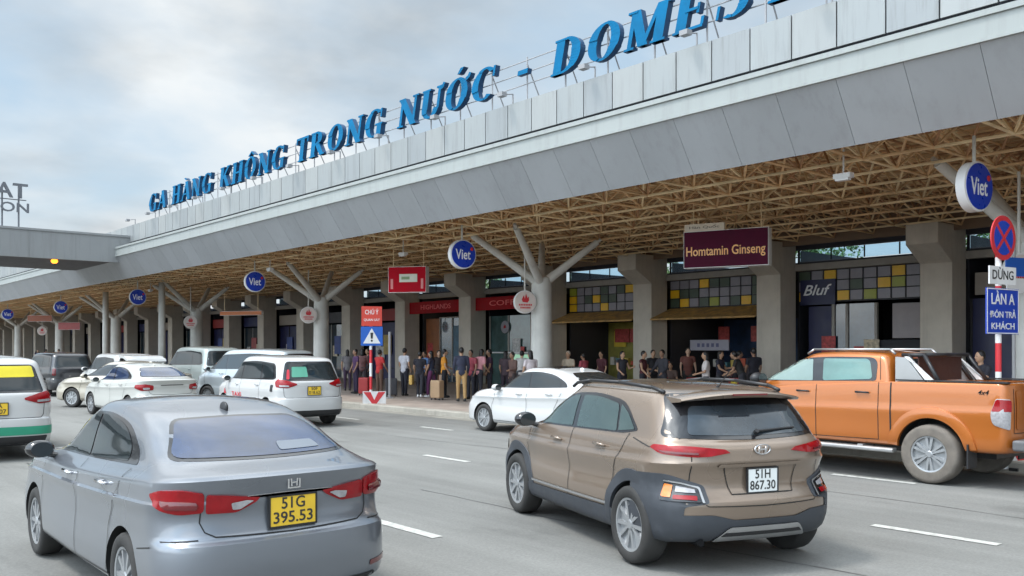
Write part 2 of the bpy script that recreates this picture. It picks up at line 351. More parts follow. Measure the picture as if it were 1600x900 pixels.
# other inclined grey posts at the left
for (px, X, l_) in ((253, 17.2, 'plain grey post carrying the canopy behind the white minivan'), (165, 17.2, 'plain grey post farther left under the canopy')):
    y = Yat(px, X); mb = MB(); mb.smooth = True; mb.tube((0, 0, 0), (0, 0, 5.3), .2, .17, 16); o = mb.build('canopy_post', M_conc, loc=(X, y, .15)); tag(o, l_, 'post', 'plain posts under the canopy')
# ------------------------------------------------------------------ round hanging signs
M_bluesign = mat('blue_sign_face', (.008, .045, .42), .3, var=.05); M_signw = mat('sign_white', (.72, .72, .72), .4, var=.05); M_txtw = mat('white_lettering', (.8, .82, .85), .5); M_signred = mat('sign_red', (.55, .02, .03), .4, var=.08)
def roundsign(name, loc, r, facem, rimm, label, cat, group, deco, hang=0.9, out=(-.14, -1), th=.16):
    e = empty(name, loc, 0, label, cat, group); M = facing((0, 0, 0), out)
    mb = MB(); mb.smooth = True; mb.lathe([(r, -th/2), (r, th/2), (r*.93, th/2+.012)], 36, M); mb.build('sign_case', rimm, e, smooth=40)
    mb = MB(); mb.lathe([(r*.92, th/2+.012), (r*.92, th/2+.02)], 36, M); f = mb.build('sign_face', facem, e)
    deco(f, M, th/2+.024)
    if hang:
        mb = MB(); mb.tube((0, 0, r*.9), (0, 0, r+hang), .03); mb.build('hanger', M_conc, e)
    return e
def deco_blue(f, M, d):
    text('Viet', .42, M_txtw, f, M @ Matrix.Translation((-.02, -.02, d)), width=.5)
    mb = MB(); mb.ball((.27, .16, d), (.055, .055, .012), 10, 6, M); mb.build('red_dot', M_signred, f)
sy = [Yat(p, 16.0) for p in (1522, 722, 398, 215, 95, 12)]
lb = ['round blue sign at the far right above the road signs', 'round blue sign in the middle, between the red box and the branching column', 'round blue sign above the white taxi', 'round blue sign above the grey van', 'round blue sign left of the one over the grey van, second from the left edge', 'round blue sign nearest the left picture edge']
for y, l in zip(sy, lb): roundsign('round_blue_sign', (16.0, y, 4.63), .43, M_bluesign, M_signw, l, 'sign', 'round blue signs hanging from the canopy', deco_blue, hang=.45)
def deco_red(f, M, d):
    mb = MB()
    mb.prism([(-.09, .0), (-.12, .08), (-.05, .22), (-.02, .10), (.02, .27), (.07, .12), (.11, .18), (.12, .05), (.07, -.02)], d, d+.006, M)
    mb.build('red_emblem', M_signred, f)
    for k, (a, z) in enumerate(((.22, -.09), (.17, -.18))):
        mb = MB(); n = 8
        for q in range(n): mb.box((-a+2*a*(q+.5)/n, z, d), (2*a/n*.72, .055, .006), M=M)
        mb.build('lettering', M_signred, f)
for k, (px, py, X, r, l) in enumerate(((820, 467, 18.9, .37, 'round white sign with red emblem on the column right of centre'), (482, 487, 18.9, .37, 'round white sign with red emblem above the white taxi'), (1592, 420, 18.9, .37, 'round white sign with red emblem cut by the right edge'), (298, 498, 18.9, .37, 'round white sign with red emblem on the column behind the grey van'), (66, 510, 18.9, .37, 'small far round white sign with red emblem, near the left edge'))):
    y = Yat(px, X); roundsign('round_white_sign', (X, y, 3.35), r, mat('offwhite_sign', (.66, .58, .54), .4), M_signw, l, 'sign', 'round white signs with red emblem', deco_red, hang=1.6, out=(-.5, -1), th=.1)
# ------------------------------------------------------------------ box signs under the canopy
def boxsign(name, px, X, h, w_, ht, m, label, out=(-.45, -1), th=.3, hang=1.0, cat='sign', group=None):
    y = Yat(px, X); e = empty(name, (X, y, h), 0, label, cat, group); M = facing((0, 0, 0), out)
    mb = MB(); mb.box((0, 0, -th/2), (w_, ht, th), M=M); b_ = mb.build('sign_case', M_signw, e)
    mb = MB(); mb.box((0, 0, .006), (w_-.03, ht-.03, .012), M=M); f = mb.build('sign_face', m, e)
    for s in (-1, 1):
        mb = MB(); mb.tube(M @ Vector((s*w_*.4, ht/2-.02, -th/2)), M @ Vector((s*w_*.4, ht/2, -th/2))+Vector((0, 0, hang)), .015); mb.build('hanger', M_tube[1], e)
    return e, f, M
purple = mat('purple_sign', (.075, .012, .032), .8, var=.1, spec=.1); gold = mat('gold_lettering', (.85, .45, .16), .4)
e, f, M = boxsign('hanging_shop_sign', 1133, 19.0, 4.43, 2.2, .95, purple, 'purple hanging sign with gold lettering under the canopy, right of centre', out=(-1, -.35), hang=.8)
text('Homtamin Ginseng', .34, gold, f, M @ Matrix.Translation((0, -.06, .014)), width=2.05)
mb = MB(); mb.box((-.55, .57, -.05), (1.05, .19, .10), M=M); p = mb.build('sign_tab', mat('beige_tab', (.66, .6, .5), .5), e)
text('Hàn Quốc', .09, mat('grey_lettering', (.2, .17, .15), .5), p, M @ Matrix.Translation((-.55, .57, .004)), width=.8)
e, f, M = boxsign('hanging_light_box', 636, 17.5, 4.27, 1.4, .9, mat('crimson_sign', (.42, .008, .02), .8, spec=.1), 'red light box hanging left of the round blue sign', out=(-1, -.7), th=.3)
mb = MB(); mb.box((.05, .05, .015), (.66, .28, .01), M=M); mb.build('white_panel', mat('sign_cream', (.6, .62, .52), .5), f)
mb = MB(); mb.box((-.28, .1, .016), (.16, .10, .006), M=M) if False else mb.box((-.05, .05, .022), (.3, .1, .004), M=M); mb.build('green_mark', mat('sign_green', (.2, .3, .15), .5), f)
for s in (-1, 1):
    mb = MB(); mb.box((s*.56, -.15, .014), (.09, .35, .008), M=M); mb.build('side_mark', mat('pink_mark', (.65, .2, .2), .5), f)
e, f, M = boxsign('orange_shop_sign', 376, 20, 3.75, 2.6, .22, mat('orange_sign', (.55, .16, .04), .4), 'thin orange sign band above the columns left of the white taxi', out=(-1, -.6), th=.1)
e, f, M = boxsign('dark_hanging_sign', 62, 18, 4.3, 2.0, .5, mat('dark_orange_sign', (.30, .07, .02), .4), 'dark orange hanging sign between two round blue signs at the left', out=(-.9, -1), th=.2)
e, f, M = boxsign('red_hanging_sign', 108, 20, 3.7, 1.8, .6, mat('pinkish_sign', (.42, .08, .08), .4), 'far red hanging sign below the round blue signs at the left', out=(-.9, -1), th=.2)
# ceiling devices
for (px, X, l) in ((1318, 15.6, 'white ceiling device hanging under the canopy at the right'), (422, 16.2, 'small white ceiling device above the blue sign over the taxi'), (630, 17.0, 'small white ceiling device above the red light box'), (235, 17.0, 'small white ceiling device at the far left end')):
    y = Yat(px, X); e = empty('ceiling_camera', (X, y, 5.05), 0, l, 'camera', 'white devices under the canopy')
    mb = MB(); mb.tube((0, 0, .08), (0, 0, .55), .018); mb.build('rod', M_signw, e); mb = MB(); mb.box((0, 0, .04), (.16, .34, .09)); mb.box((-.02, 0, -.025), (.12, .26, .05)); mb.build('housing', M_signw, e)
# ------------------------------------------------------------------ rooftop lettering
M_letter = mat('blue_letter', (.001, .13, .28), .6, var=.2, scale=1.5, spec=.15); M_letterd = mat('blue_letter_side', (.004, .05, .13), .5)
def serif(x, y, w_, t=.06): return [(x-w_/2, y), (x+w_/2, y), (x+w_/2, y+t), (x-w_/2, y+t)]
def stem(x, w_, y0=0, y1=1): return [(x-w_/2, y0), (x+w_/2, y0), (x+w_/2, y1), (x-w_/2, y1)]
def diag(x0, y0, x1, y1, w_): return [(x0-w_/2, y0), (x0+w_/2, y0), (x1+w_/2, y1), (x1-w_/2, y1)]
def arcs(cx, cy, rx, ry, a0, a1, tv, th_, n=18):      # tv thickness where vertical, th_ where horizontal
    o = []
    for i in range(n):
        q = []
        for a in (a0+(a1-a0)*i/n, a0+(a1-a0)*(i+1)/n):
            c, s_ = math.cos(R(a)), math.sin(R(a)); q.append(((cx+rx*c, cy+ry*s_), (cx+(rx-tv)*c, cy+(ry-th_)*s_)))
        o.append([q[0][0], q[1][0], q[1][1], q[0][1]])
    return o
TK, TN = .25, .105
def glyph(ch):
    if ch == 'N': return [stem(.16, TN), serif(.16, 0, .28), serif(.10, .94, .2), diag(.78, 0, .14, 1, TK*1.1), stem(.78, TN), serif(.78, .94, .28)], .95
    if ch == 'H': return [stem(.18, TK), stem(.72, TK), stem(.45, .4, .46, .54), serif(.18, 0, .36), serif(.18, .94, .36), serif(.72, 0, .36), serif(.72, .94, .36)], .92
    if ch == 'K': return [stem(.18, TK), serif(.18, 0, .36), serif(.18, .94, .36), diag(.30, .42, .72, .97, TN*1.3), diag(.80, .0, .42, .58, TK*1.05), serif(.72, .94, .26), serif(.82, 0, .30)], .98
    if ch == 'T': return [stem(.42, TK), serif(.42, 0, .38), serif(.42, .91, .80, .09), stem(.06, .07, .74, .95), stem(.78, .07, .74, .95)], .86
    if ch == 'R': return [stem(.18, TK), serif(.18, 0, .36), serif(.18, .94, .36)]+arcs(.36, .735, .36, .265, -90, 90, TK, .07)+[stem(.30, .18, .93, .999), stem(.30, .18, .47, .54), diag(.78, 0, .44, .5, TK), serif(.82, 0, .22)], .95
    if ch == 'D': return [stem(.18, TK), serif(.16, 0, .32), serif(.16, .94, .32)]+arcs(.36, .5, .48, .5, -90, 90, TK*1.1, .065)+[stem(.30, .2, .0, .065), stem(.30, .2, .935, 1)], .92
    if ch == 'M': return [stem(.14, TN), serif(.14, 0, .26), diag(.50, .02, .18, 1, TK), diag(.50, .02, .80, 1, TN), stem(.88, TK), serif(.88, 0, .36), serif(.12, .94, .24), serif(.90, .94, .3)], 1.12
    if ch == 'E': return [stem(.18, TK), serif(.12, 0, .24), serif(.12, .94, .24), stem(.42, .56, .93, 1), stem(.42, .56, 0, .07), stem(.38, .3, .47, .54), stem(.67, .07, .76, .96), stem(.67, .07, .04, .26), stem(.53, .06, .38, .63)], .82
    if ch in 'OÔƠ': return arcs(.46, .5, .44, .52, 0, 360, TK, .065, 30), .95
    if ch == 'C': return arcs(.48, .5, .46, .52, 48, 312, TK, .065, 24)+[stem(.80, .07, .66, .98)], .92
    if ch == 'G': return arcs(.48, .5, .46, .52, 48, 300, TK, .065, 24)+[stem(.80, .07, .66, .98), stem(.76, TK*.9, .03, .44), serif(.74, .40, .36)], .98
    if ch == 'A': return [diag(.10, 0, .46, 1, TN), diag(.80, 0, .46, 1, TK*1.1), stem(.42, .4, .30, .37), serif(.10, 0, .26), serif(.80, 0, .32)], .93
    if ch == 'U': return [stem(.18, TK, .30, 1), serif(.18, .94, .36), stem(.76, TN, .32, 1), serif(.76, .94, .26)]+arcs(.44, .32, .365, .34, 180, 360, TK*.9, .08), .93
    if ch == 'S': return arcs(.38, .74, .32, .28, 60, 270, TK*.85, .07)+arcs(.38, .27, .34, .29, -120, 90, TK*.85, .07)+[stem(.66, .06, .66, .98), stem(.08, .06, .02, .34)], .78
    if ch == 'I': return [stem(.18, TK), serif(.18, 0, .36), serif(.18, .94, .36)], .42
    if ch == '-': return [[(.08, .38), (.42, .38), (.42, .52), (.08, .52)]], .55
    if ch == 'grave': return [[(.20, 1.20), (.34, 1.20), (.50, 1.08), (.42, 1.06)]], 0
    if ch == 'acute': return [[(.50, 1.32), (.64, 1.32), (.50, 1.14), (.40, 1.14)]], 0
    if ch == 'circ': return [[(.22, 1.06), (.32, 1.06), (.48, 1.22), (.44, 1.26)], [(.74, 1.06), (.64, 1.06), (.44, 1.22), (.48, 1.26)]], 0
    if ch == 'horn': return [[(.80, .84), (.92, .90), (.96, 1.04), (.88, 1.08), (.84, .98), (.76, .94)]], 0
    return [], .45
roofsign = empty('rooftop_lettering', (14.9, 30, 8.1), 0, 'large blue serif lettering standing on the canopy roof', 'sign')
LH, LB = .82, 8.47      # letter height, base height
def addletter(ch, marks, y, sc, xs=1.0):
    mb = MB(); P, adv = glyph(ch)
    for m_ in marks: P = P+glyph(m_)[0]
    for i, poly in enumerate(P):
        q = [((x+.17*y_)*sc*xs, y_*LH) for x, y_ in poly]
        M = facing((14.9, y, LB), (-1, 0))
        ar = sum(q[a][0]*q[(a+1) % len(q)][1]-q[(a+1) % len(q)][0]*q[a][1] for a in range(len(q)))
        if ar < 0: q = q[::-1]
        d = (i % 7)*.003; mb.cur = 0; mb.prism(q, -.14-d, .0+d, M)
    # sides of the letters are darker metal returns
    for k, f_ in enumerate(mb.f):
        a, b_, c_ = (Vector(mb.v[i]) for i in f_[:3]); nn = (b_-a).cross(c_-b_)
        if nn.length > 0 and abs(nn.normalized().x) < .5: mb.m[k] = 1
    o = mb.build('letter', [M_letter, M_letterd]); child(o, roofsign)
    return adv*sc*xs
s1 = [('G', ''), ('A', ''), (' ', ''), ('H', ''), ('A', ['grave']), ('N', ''), ('G', ''), (' ', ''), ('K', ''), ('H', ''), ('O', ['circ']), ('N', ''), ('G', ''), (' ', ''), ('T', ''), ('R', ''), ('O', ''), ('N', ''), ('G', ''), (' ', ''), ('N', ''), ('U', ['horn']), ('O', ['horn', 'acute']), ('C', ''), (' ', ''), ('-', ''), (' ', ''), ('D', ''), ('O', ''), ('M', ''), ('E', ''), ('S', ''), ('T', ''), ('I', ''), ('C', '')]
# advance so that the first G starts at 44.2 m and the D at 15.8 m
tot = sum(glyph(c)[1]+.12 for c, _ in s1[:27]); sc = (Yat(232, 14.9)-Yat(860, 14.9))/tot
y = Yat(232, 14.9)
for c, mk in s1:
    a = glyph(c)[1]
    if c != ' ': addletter(c, list(mk), y, sc)
    y -= (a+.12)*sc
yend = y
# supporting frame behind the letters
mb = MB(); ya = Yat(232, 14.9)+.3
for z in (8.6, 8.9, 9.2): mb.tube((15.12, yend, z), (15.12, ya, z), .016, None, 5)
yy = yend
while yy < ya:
    mb.tube((15.12, yy, 7.85), (15.12, yy, 9.28), .022, None, 5); mb.tube((15.12, yy, 9.1), (15.8, yy, 7.85), .018, None, 5); yy += 1.4
child(mb.build('support_frame', mat('frame_grey', (.35, .35, .36), .5)), roofsign)
M_fix = mat('fixture_grey', (.3, .3, .31), .5)
protoF = None; k = 0
for i in range(15):
    y = 5.6+i*2.85
    if protoF is None:
        e = empty('floodlight', (14.6, y, 7.95), 0, 'small floodlight on a bent arm along the parapet edge', 'floodlight', 'floodlights along the parapet'); protoF = e
        mb = MB(); mb.tube((0, 0, 0), (0, 0, .28), .02, None, 6); mb.tube((0, 0, .28), (-.28, 0, .22), .015, None, 6); mb.build('arm', M_fix, e)
        mb = MB(); mb.box((-.36, 0, .2), (.16, .2, .1)); mb.build('lamp_head', M_fix, e)
    else:
        e = copy_tree(protoF); e.location = (14.6, y, 7.95)
# ------------------------------------------------------------------ crossing canopy with the second sign, at the left
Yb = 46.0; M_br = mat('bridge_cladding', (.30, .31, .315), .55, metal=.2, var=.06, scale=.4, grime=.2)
br = empty('crossing_canopy', (0, Yb, 6), 0, 'grey canopy slab crossing above the road at the left', 'canopy')
mb = MB(); mb.bx(-26, 16.9, Yb, Yb+.25, 6.10, 7.42); mb.bx(-26, 16.9, Yb-.05, Yb+.02, 7.36, 7.46)
for x in range(-26, 17, 2): mb.bx(x, x+.02, Yb-.012, Yb+.02, 6.12, 7.36)
child(mb.build('front_fascia', M_br), br)
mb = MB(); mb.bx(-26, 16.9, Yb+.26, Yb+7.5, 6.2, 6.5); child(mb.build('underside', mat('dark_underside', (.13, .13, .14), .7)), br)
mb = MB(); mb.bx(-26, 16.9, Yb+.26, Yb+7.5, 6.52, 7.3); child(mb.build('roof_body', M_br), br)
for x in (-24, -10):
    mb = MB(); mb.tube((x, Yb+3.5, 0), (x, Yb+3.5, 6.2), .35, None, 16); child(mb.build('pier', M_conc, smooth=40), br)
yy = Yb+.4
M_greyL = mat('grey_letters', (.14, .15, .17), .5)
e = empty('roof_sign_board', (8.5, yy, 7.46), 0, 'grey rooftop letters AT above ION on the crossing canopy', 'sign')
def xat(px): return yy*math.tan(math.atan((px-800)/1400)+R(VIEW))
xx = xat(18)
text('AT', .95, M_greyL, e, facing((xx-8.5, 0, 1.68), (0, -1)), ext=.06, width=1.35); text('ION', .62, M_greyL, e, facing((xx-8.5+.05, 0, .92), (0, -1)), ext=.04, width=1.35)
for px in (4, 30): 
    mb = MB(); mb.tube((xat(px)-8.5, .12, 0), (xat(px)-8.5, .12, 2.0), .04); mb.build('sign_post', M_greyL, e)
mb = MB(); mb.tube((xat(-10)-8.5, .12, 1.32), (xat(42)-8.5, .12, 1.32), .025); mb.build('sign_rail', M_greyL, e)
mb = MB(); mb.ball((0, 0, 0), (.16, .16, .12)); o = mb.build('orange_lamp', mat('orange_glow', (.9, .3, .03), .3, emit=(1, .25, .02), es=2.2), loc=(Yat(85, 1)*0+(Yb+1.5)*math.tan(math.atan((85-800)/1400)+R(VIEW)), Yb+1.5, 6.12)); tag(o, 'lit orange lamp under the crossing canopy', 'lamp')
# ------------------------------------------------------------------ terminal building
XF = 27.7
terminal = empty('terminal_building', (30, 40, .15), 0, 'terminal building with concrete columns behind the forecourt crowd', 'building')
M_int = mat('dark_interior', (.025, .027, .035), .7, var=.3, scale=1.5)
M_clg = mat('clerestory_glass', (.62, .82, .95), .0, var=.02, tr=1)
M_beam = mat('beam_concrete', (.36, .34, .31), .8, var=.1, grime=.15)
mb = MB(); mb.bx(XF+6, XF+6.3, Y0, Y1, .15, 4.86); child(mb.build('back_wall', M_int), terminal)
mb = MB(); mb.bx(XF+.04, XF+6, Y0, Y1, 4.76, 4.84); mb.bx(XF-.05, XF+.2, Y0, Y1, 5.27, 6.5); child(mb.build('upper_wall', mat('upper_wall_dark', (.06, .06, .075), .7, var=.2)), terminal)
cys = [6.2+5.65*i for i in range(-3, 19)]
farc = [6.2+5.65*i for i in range(19, 32)]
prof = [(27.45, 5.32), (25.6, 5.32), (25.6, 4.72), (26.5, 4.22), (26.5, 0), (27.45, 0)]
mb = MB(); mb.prism([(x-26.5, z) for x, z in prof], -.47, .47, Matrix(((1, 0, 0, 0), (0, 0, 1, 0), (0, 1, 0, 0), (0, 0, 0, 1))))
cm = mb.mesh('building_column', M_conc2)
for y in cys+farc:
    o = link('building_column', cm, terminal); o.location = (26.5-30, y-40, 0)
    md = o.modifiers.new('b', 'BEVEL'); md.width = .025; md.segments = 2
for i in range(len(cys)-1):
    a, b_ = cys[i]+.48, cys[i+1]-.48
    mb = MB(); mb.bx(XF-.35, XF-.05, a, b_, 4.52, 4.74); child(mb.build('beam', M_beam), terminal)
    mb = MB(); mb.bx(XF, XF+.03, a, b_, 4.86, 5.24); w_ = child(mb.build('clerestory_window', M_clg), terminal)
    mb = MB(); 
    for q in range(1, 4):
        mb = MB(); yy = a+(b_-a)*q/4; mb.bx(XF-.03, XF-.002, yy-.02, yy+.02, 4.86, 5.24); f = mb.build('mullion', M_dark); f.parent = w_
yel = mat('yellow_tile', (.85, .50, .015), .35, var=.08); gre = mat('grey_tile', (.27, .26, .30), .35, var=.12); dgr = mat('dark_green_tile', (.06, .09, .06), .35, var=.12); oli = mat('olive_tile', (.35, .38, .04), .35); fra = mat('tile_frame', (.015, .015, .02), .5)
awn = mat('brown_awning', (.45, .27, .09), .6, var=.5, scale=4)
nav = mat('navy_panel', (.012, .015, .07), .4, var=.1); gls = mat('shop_glass', (.03, .05, .07), .06, coat=1, var=.4, coatr=0)
redb = mat('red_band', (.34, .006, .012), .6, var=.1, spec=.2); brw = mat('brown_wood', (.25, .09, .03), .5, var=.2, scale=3)
def shop(i, kind, label):
    a, b_ = cys[i]+.48, cys[i+1]-.48; e = empty('shopfront', (XF, (a+b_)/2, .15), 0, label, 'shopfront', 'shopfronts between the columns'); w2 = (b_-a)/2
    rr = random.Random(i*7+1)
    def P(name, m, boxes, par=None, mi=None):
        if name in ('glass_frame', 'glass_door', 'door_frame') and len(boxes) > 1:
            return [P(name, m, [q], par) for q in boxes][-1]
        mb = MB()
        for k, q in enumerate(boxes):
            if mi: mb.cur = mi[k]
            mb.bx(*q)
        return mb.build(name, m, par or e)
    # local: x out of wall towards the shop interior (+), y along, z up from the pavement
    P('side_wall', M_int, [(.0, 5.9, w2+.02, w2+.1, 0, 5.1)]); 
    if kind == 'mosaic':
        P('tile_backing', fra, [(-.06, .0, -w2, w2, 3.28, 4.36)])
        n = 10; cw = 2*w2/n; bx = []; mi = []
        for c in range(n):
            for r_ in range(3):
                v = rr.random(); bx.append((-.10, -.06, -w2+c*cw+.03, -w2+(c+1)*cw-.03, 3.30+r_*.35+.03, 3.30+(r_+1)*.35-.01)); mi.append(0 if v < .24 else (1 if v < .70 else (2 if v < .93 else 3)))
        P('mosaic_tiles', [yel, gre, dgr, oli], bx, mi=mi)
    if kind in ('mosaic',) and i in (5, 6):
        mb = MB(); z1, z0 = 3.28, 2.86
        mb.add([(-.1, -w2, z1), (-.1, w2, z1), (-1.3, w2, z0), (-1.3, -w2, z0), (-.1, -w2, z1-.05), (-.1, w2, z1-.05), (-1.3, w2, z0-.06), (-1.3, -w2, z0-.06)], [(0, 1, 2, 3), (4, 7, 6, 5), (0, 3, 7, 4), (1, 5, 6, 2), (3, 2, 6, 7), (0, 4, 5, 1)])
        mb.build('awning', awn, e)
    if kind == 'mosaic' and i == 5:      # open cafe, blue inside
        P('counter', mat('counter_dark', (.04, .03, .04), .5), [(1.6, 2.2, -w2, w2-1, 0, 1.0)])
        P('menu_wall', mat('blue_wall', (.015, .04, .10), .5, var=.5, scale=2), [(3.4, 3.5, -w2, w2, .9, 2.9)])
        b = P('white_banner', mat('grey_banner', (.33, .32, .38), .5), [(.2, .24, -.2, 1.6, 1.65, 2.05)])
        P('banner_mark', mat('banner_mark', (.1, .1, .2), .5), [(.19, .199, .25+.22*q, .37+.22*q, 1.78, 1.92) for q in range(5)], b)
    elif kind == 'mosaic' and i == 6:
        P('menu_wall', mat('olive_wall', (.22, .21, .05), .6, var=.5, scale=1.3), [(2.4, 2.5, -.6, w2, .2, 2.9)])
        P('poster', mat('yellow_poster', (.6, .45, .05), .5), [(2.3, 2.34, 1.2, 1.9, 1.8, 2.5)]); P('poster', mat('pink_poster', (.45, .3, .38), .5), [(.5, .54, -2.0, -1.0, 1.5, 1.95)])
        P('counter', M_int, [(1.6, 2.2, -w2, -.7, 0, 1.0)])
    elif kind == 'mosaic':
        s = P('name_panel', nav, [(-.16, -.11, .95, w2-.1, 3.2, 4.05)])
        text('Bluf', .5, M_txtw, s, facing((-.165, 1.6, 3.68), (-1, 0)), width=1.05, shear=.35)
        P('door', nav, [(-.03, .03, 1.15, 2.0, 0, 3.15)]); P('door_frame', M_beam, [(-.06, .05, 1.03, 1.13, 0, 3.2), (-.06, .05, .55, .64, 0, 3.2), (-.06, .05, -.45, -.36, 0, 3.2)])
        P('glass_door', gls, [(-.01, .01, -.34, .53, 0, 3.2), (-.01, .01, .65, 1.02, 0, 3.2)])
        P('panel', mat('grey_shop_panel', (.34, .31, .32), .5), [(-.04, .04, -w2+.02, -.95, 2.05, 3.15)]); P('lower_window', M_int, [(.0, .04, -w2, -.5, 0, 2.0)]); P('lower_board', mat('pale_board', (.30, .26, .27), .6), [(-.06, -.01, -w2+.1, -1.0, .9, 1.35)])
    elif kind == 'red':
        s = P('sign_band', redb, [(-.9, -.7, -w2, w2, 3.55, 4.15)])
        t = {7: 'COFFEE', 8: 'HIGHLANDS'}.get(i, 'COFFEE')
        text(t, .34, mat('red_lettering', (.75, .10, .10), .4), s, facing((-.905, 0, 3.85), (-1, 0)), width=2.6)
        if i == 7:
            P('glass_wall', mat('greenish_glass', (.05, .10, .10), .08, coat=1, var=.6, scale=.8, coatr=0), [(-.02, .0, -w2, w2, 0, 3.3)])
            P('glass_frame', M_beam, [(-.05, -.021, q-.04, q+.04, 0, 3.3) for q in (-w2+.05, -.7, .9, w2-.05)]); P('light_shelf', mat('mint_shelf', (.35, .6, .45), .5, emit=(.45, .8, .55), es=.25), [(-.12, -.03, -.6, .6, 1.05, 1.45)])
            P('glass_rail', M_signw, [(-.10, -.03, -w2, w2, 1.50, 1.56)])
            mb = MB(); mb.lathe([(.3, 0), (.3, .04)], 24, facing((-.06, 1.1, 2.75), (-1, 0))); q = mb.build('round_logo', mat('dim_logo', (.25, .25, .28), .5), e)
            mb = MB(); mb.prism([(-.08, 0), (-.1, .08), (-.03, .2), (0, .1), (.05, .18), (.09, .04)], .04, .05, facing((-.06, 1.1, 2.68), (-1, 0))); mb.build('red_emblem', redb, q)
        else:
            P('wood_panel', brw, [(-.06, 0, .8, 2.0, 0, 3.3)]); P('glass_wall', gls, [(-.02, 0, -w2, .8, 0, 3.3)]); P('blue_panel', mat('teal_panel', (.03, .10, .16), .4, var=.5, scale=3), [(-.05, -.021, -1.8, -.4, .6, 2.9)])  # blue panel is a plain teal sheet in front of the glass
            P('glass_frame', M_beam, [(-.07, -.021, q-.03, q+.03, 0, 3.3) for q in (-w2+.05, -1.9, -.3, .76)]+[(-.07, -.021, -w2+.02, .8, 3.3, 3.36)])
    else:
        P('glass_wall', [gls, nav][i % 2], [(-.02, 0, -w2, w2, 0, 3.2)]); P('glass_frame', [M_beam, M_black][i % 2], [(-.06, -.021, q-.035, q+.035, 0, 3.2) for q in (-w2+.05, -.8, .9, w2-.05)])
        P('sign_board', mat('board_%d' % (i % 4), [(.012, .02, .09), (.30, .03, .03), (.05, .05, .06), (.32, .28, .24)][i % 4], .5), [(-.16, -.03, -w2+.2, w2-.2, 3.3, 3.95)])
        for q in range(2):
            c_ = rr.choice([(.45, .42, .38), (.35, .08, .08), (.05, .08, .25), (.4, .3, .1)]); y_ = rr.uniform(-w2+.4, w2-1.2)
            P('poster', mat('poster_%d' % int(c_[0]*100), c_, .5, var=.3, scale=3), [(-.10, -.062, y_, y_+.8, 1.4, 2.5)])
    # clutter that differs from shop to shop: menu boards, shelves with goods, ceiling lamps
    if i <= 12:
        ins = kind == 'mosaic' and i in (5, 6)
        for q in range(3):
            y_ = rr.uniform(-w2+.5, w2-.9)
            if ins: P('menu_board', mat('menu_%d' % rr.randrange(4), rr.choice([(.5, .45, .35), (.3, .05, .05), (.1, .25, .3), (.5, .5, .5)]), .5, var=.5, scale=9), [(2.2, 2.24, y_, y_+rr.uniform(.4, .9), 2.0, 2.6)])
            else: P('poster', mat('print_%d' % rr.randrange(6), rr.choice([(.5, .42, .3), (.4, .05, .05), (.08, .2, .4), (.5, .5, .5), (.1, .3, .15), (.55, .35, .05)]), .5, var=.5, scale=9), [(-.085-.004*q, -.08-.004*q, y_, y_+rr.uniform(.3, .6), 1.1+.15*q, 1.1+.15*q+rr.uniform(.5, .8))])
        if ins or i == 8:
            for q in range(2): P('shop_lamp', mat('warm_shop_lamp', (.8, .7, .5), .5, emit=(1, .78, .5), es=1.6), [(.5, 1.0, -1.6+2.4*q, -.9+2.4*q, 3.02, 3.06)])
        if ins:
            for q in range(9):
                y_ = -w2+.4+q*.42; P('goods', mat('goods_%d' % (q % 5), [(.5, .1, .05), (.5, .4, .1), (.1, .25, .3), (.5, .5, .48), (.15, .3, .1)][q % 5], .5), [(1.75, 1.95, y_, y_+.2+.1*rr.random(), 1.0, 1.15+.2*rr.random())])
    return e
kinds = {2: ('plain', 'shopfront with beige posters at the far right behind the pickup'), 4: ('mosaic', 'shopfront with navy script sign, navy door and yellow grey tile grid'), 5: ('mosaic', 'dark blue cafe under a brown awning beneath the purple sign, tile grid above'), 6: ('mosaic', 'olive walled cafe under a brown awning right of the branching column'),
         7: ('red', 'green lit glass shopfront under a red sign band'), 8: ('red', 'coffee shopfront with brown wood panel and red sign band')}
names = {0: 'shopfront right of the picture edge, farthest right', 1: 'plain shopfront just outside the right edge', 3: 'shopfront with pale posters and dark sign board behind the no stopping sign'}
for i in range(len(cys)-1):
    k = kinds.get(i, ('plain', names.get(i)))
    l = k[1] or ('far glass shopfront, %s bay left of the wood panelled coffee shop' % ['first', 'second', 'third', 'fourth', 'fifth', 'sixth', 'seventh', 'eighth', 'ninth', 'tenth', 'eleventh', 'twelfth', 'thirteenth', 'fourteenth'][i-9])
    shop(i, k[0], l)
mb = MB(); mb.bx(XF, XF+.3, 107.5, Y1, .15, 5.3); child(mb.build('far_wall', mat('far_wall_dark', (.07, .07, .08), .7, var=.5, scale=.15)), terminal)
mb = MB(); mb.bx(15, XF+6, Y1-.3, Y1, .15, 6.6); child(mb.build('end_wall', mat('end_wall_grey', (.16, .16, .16), .7, var=.3, scale=.2)), terminal)
lf = mat('leaf_green', (.05, .11, .025), .6, var=.5, scale=2); brk = mat('bark', (.10, .075, .05), .9, var=.3)
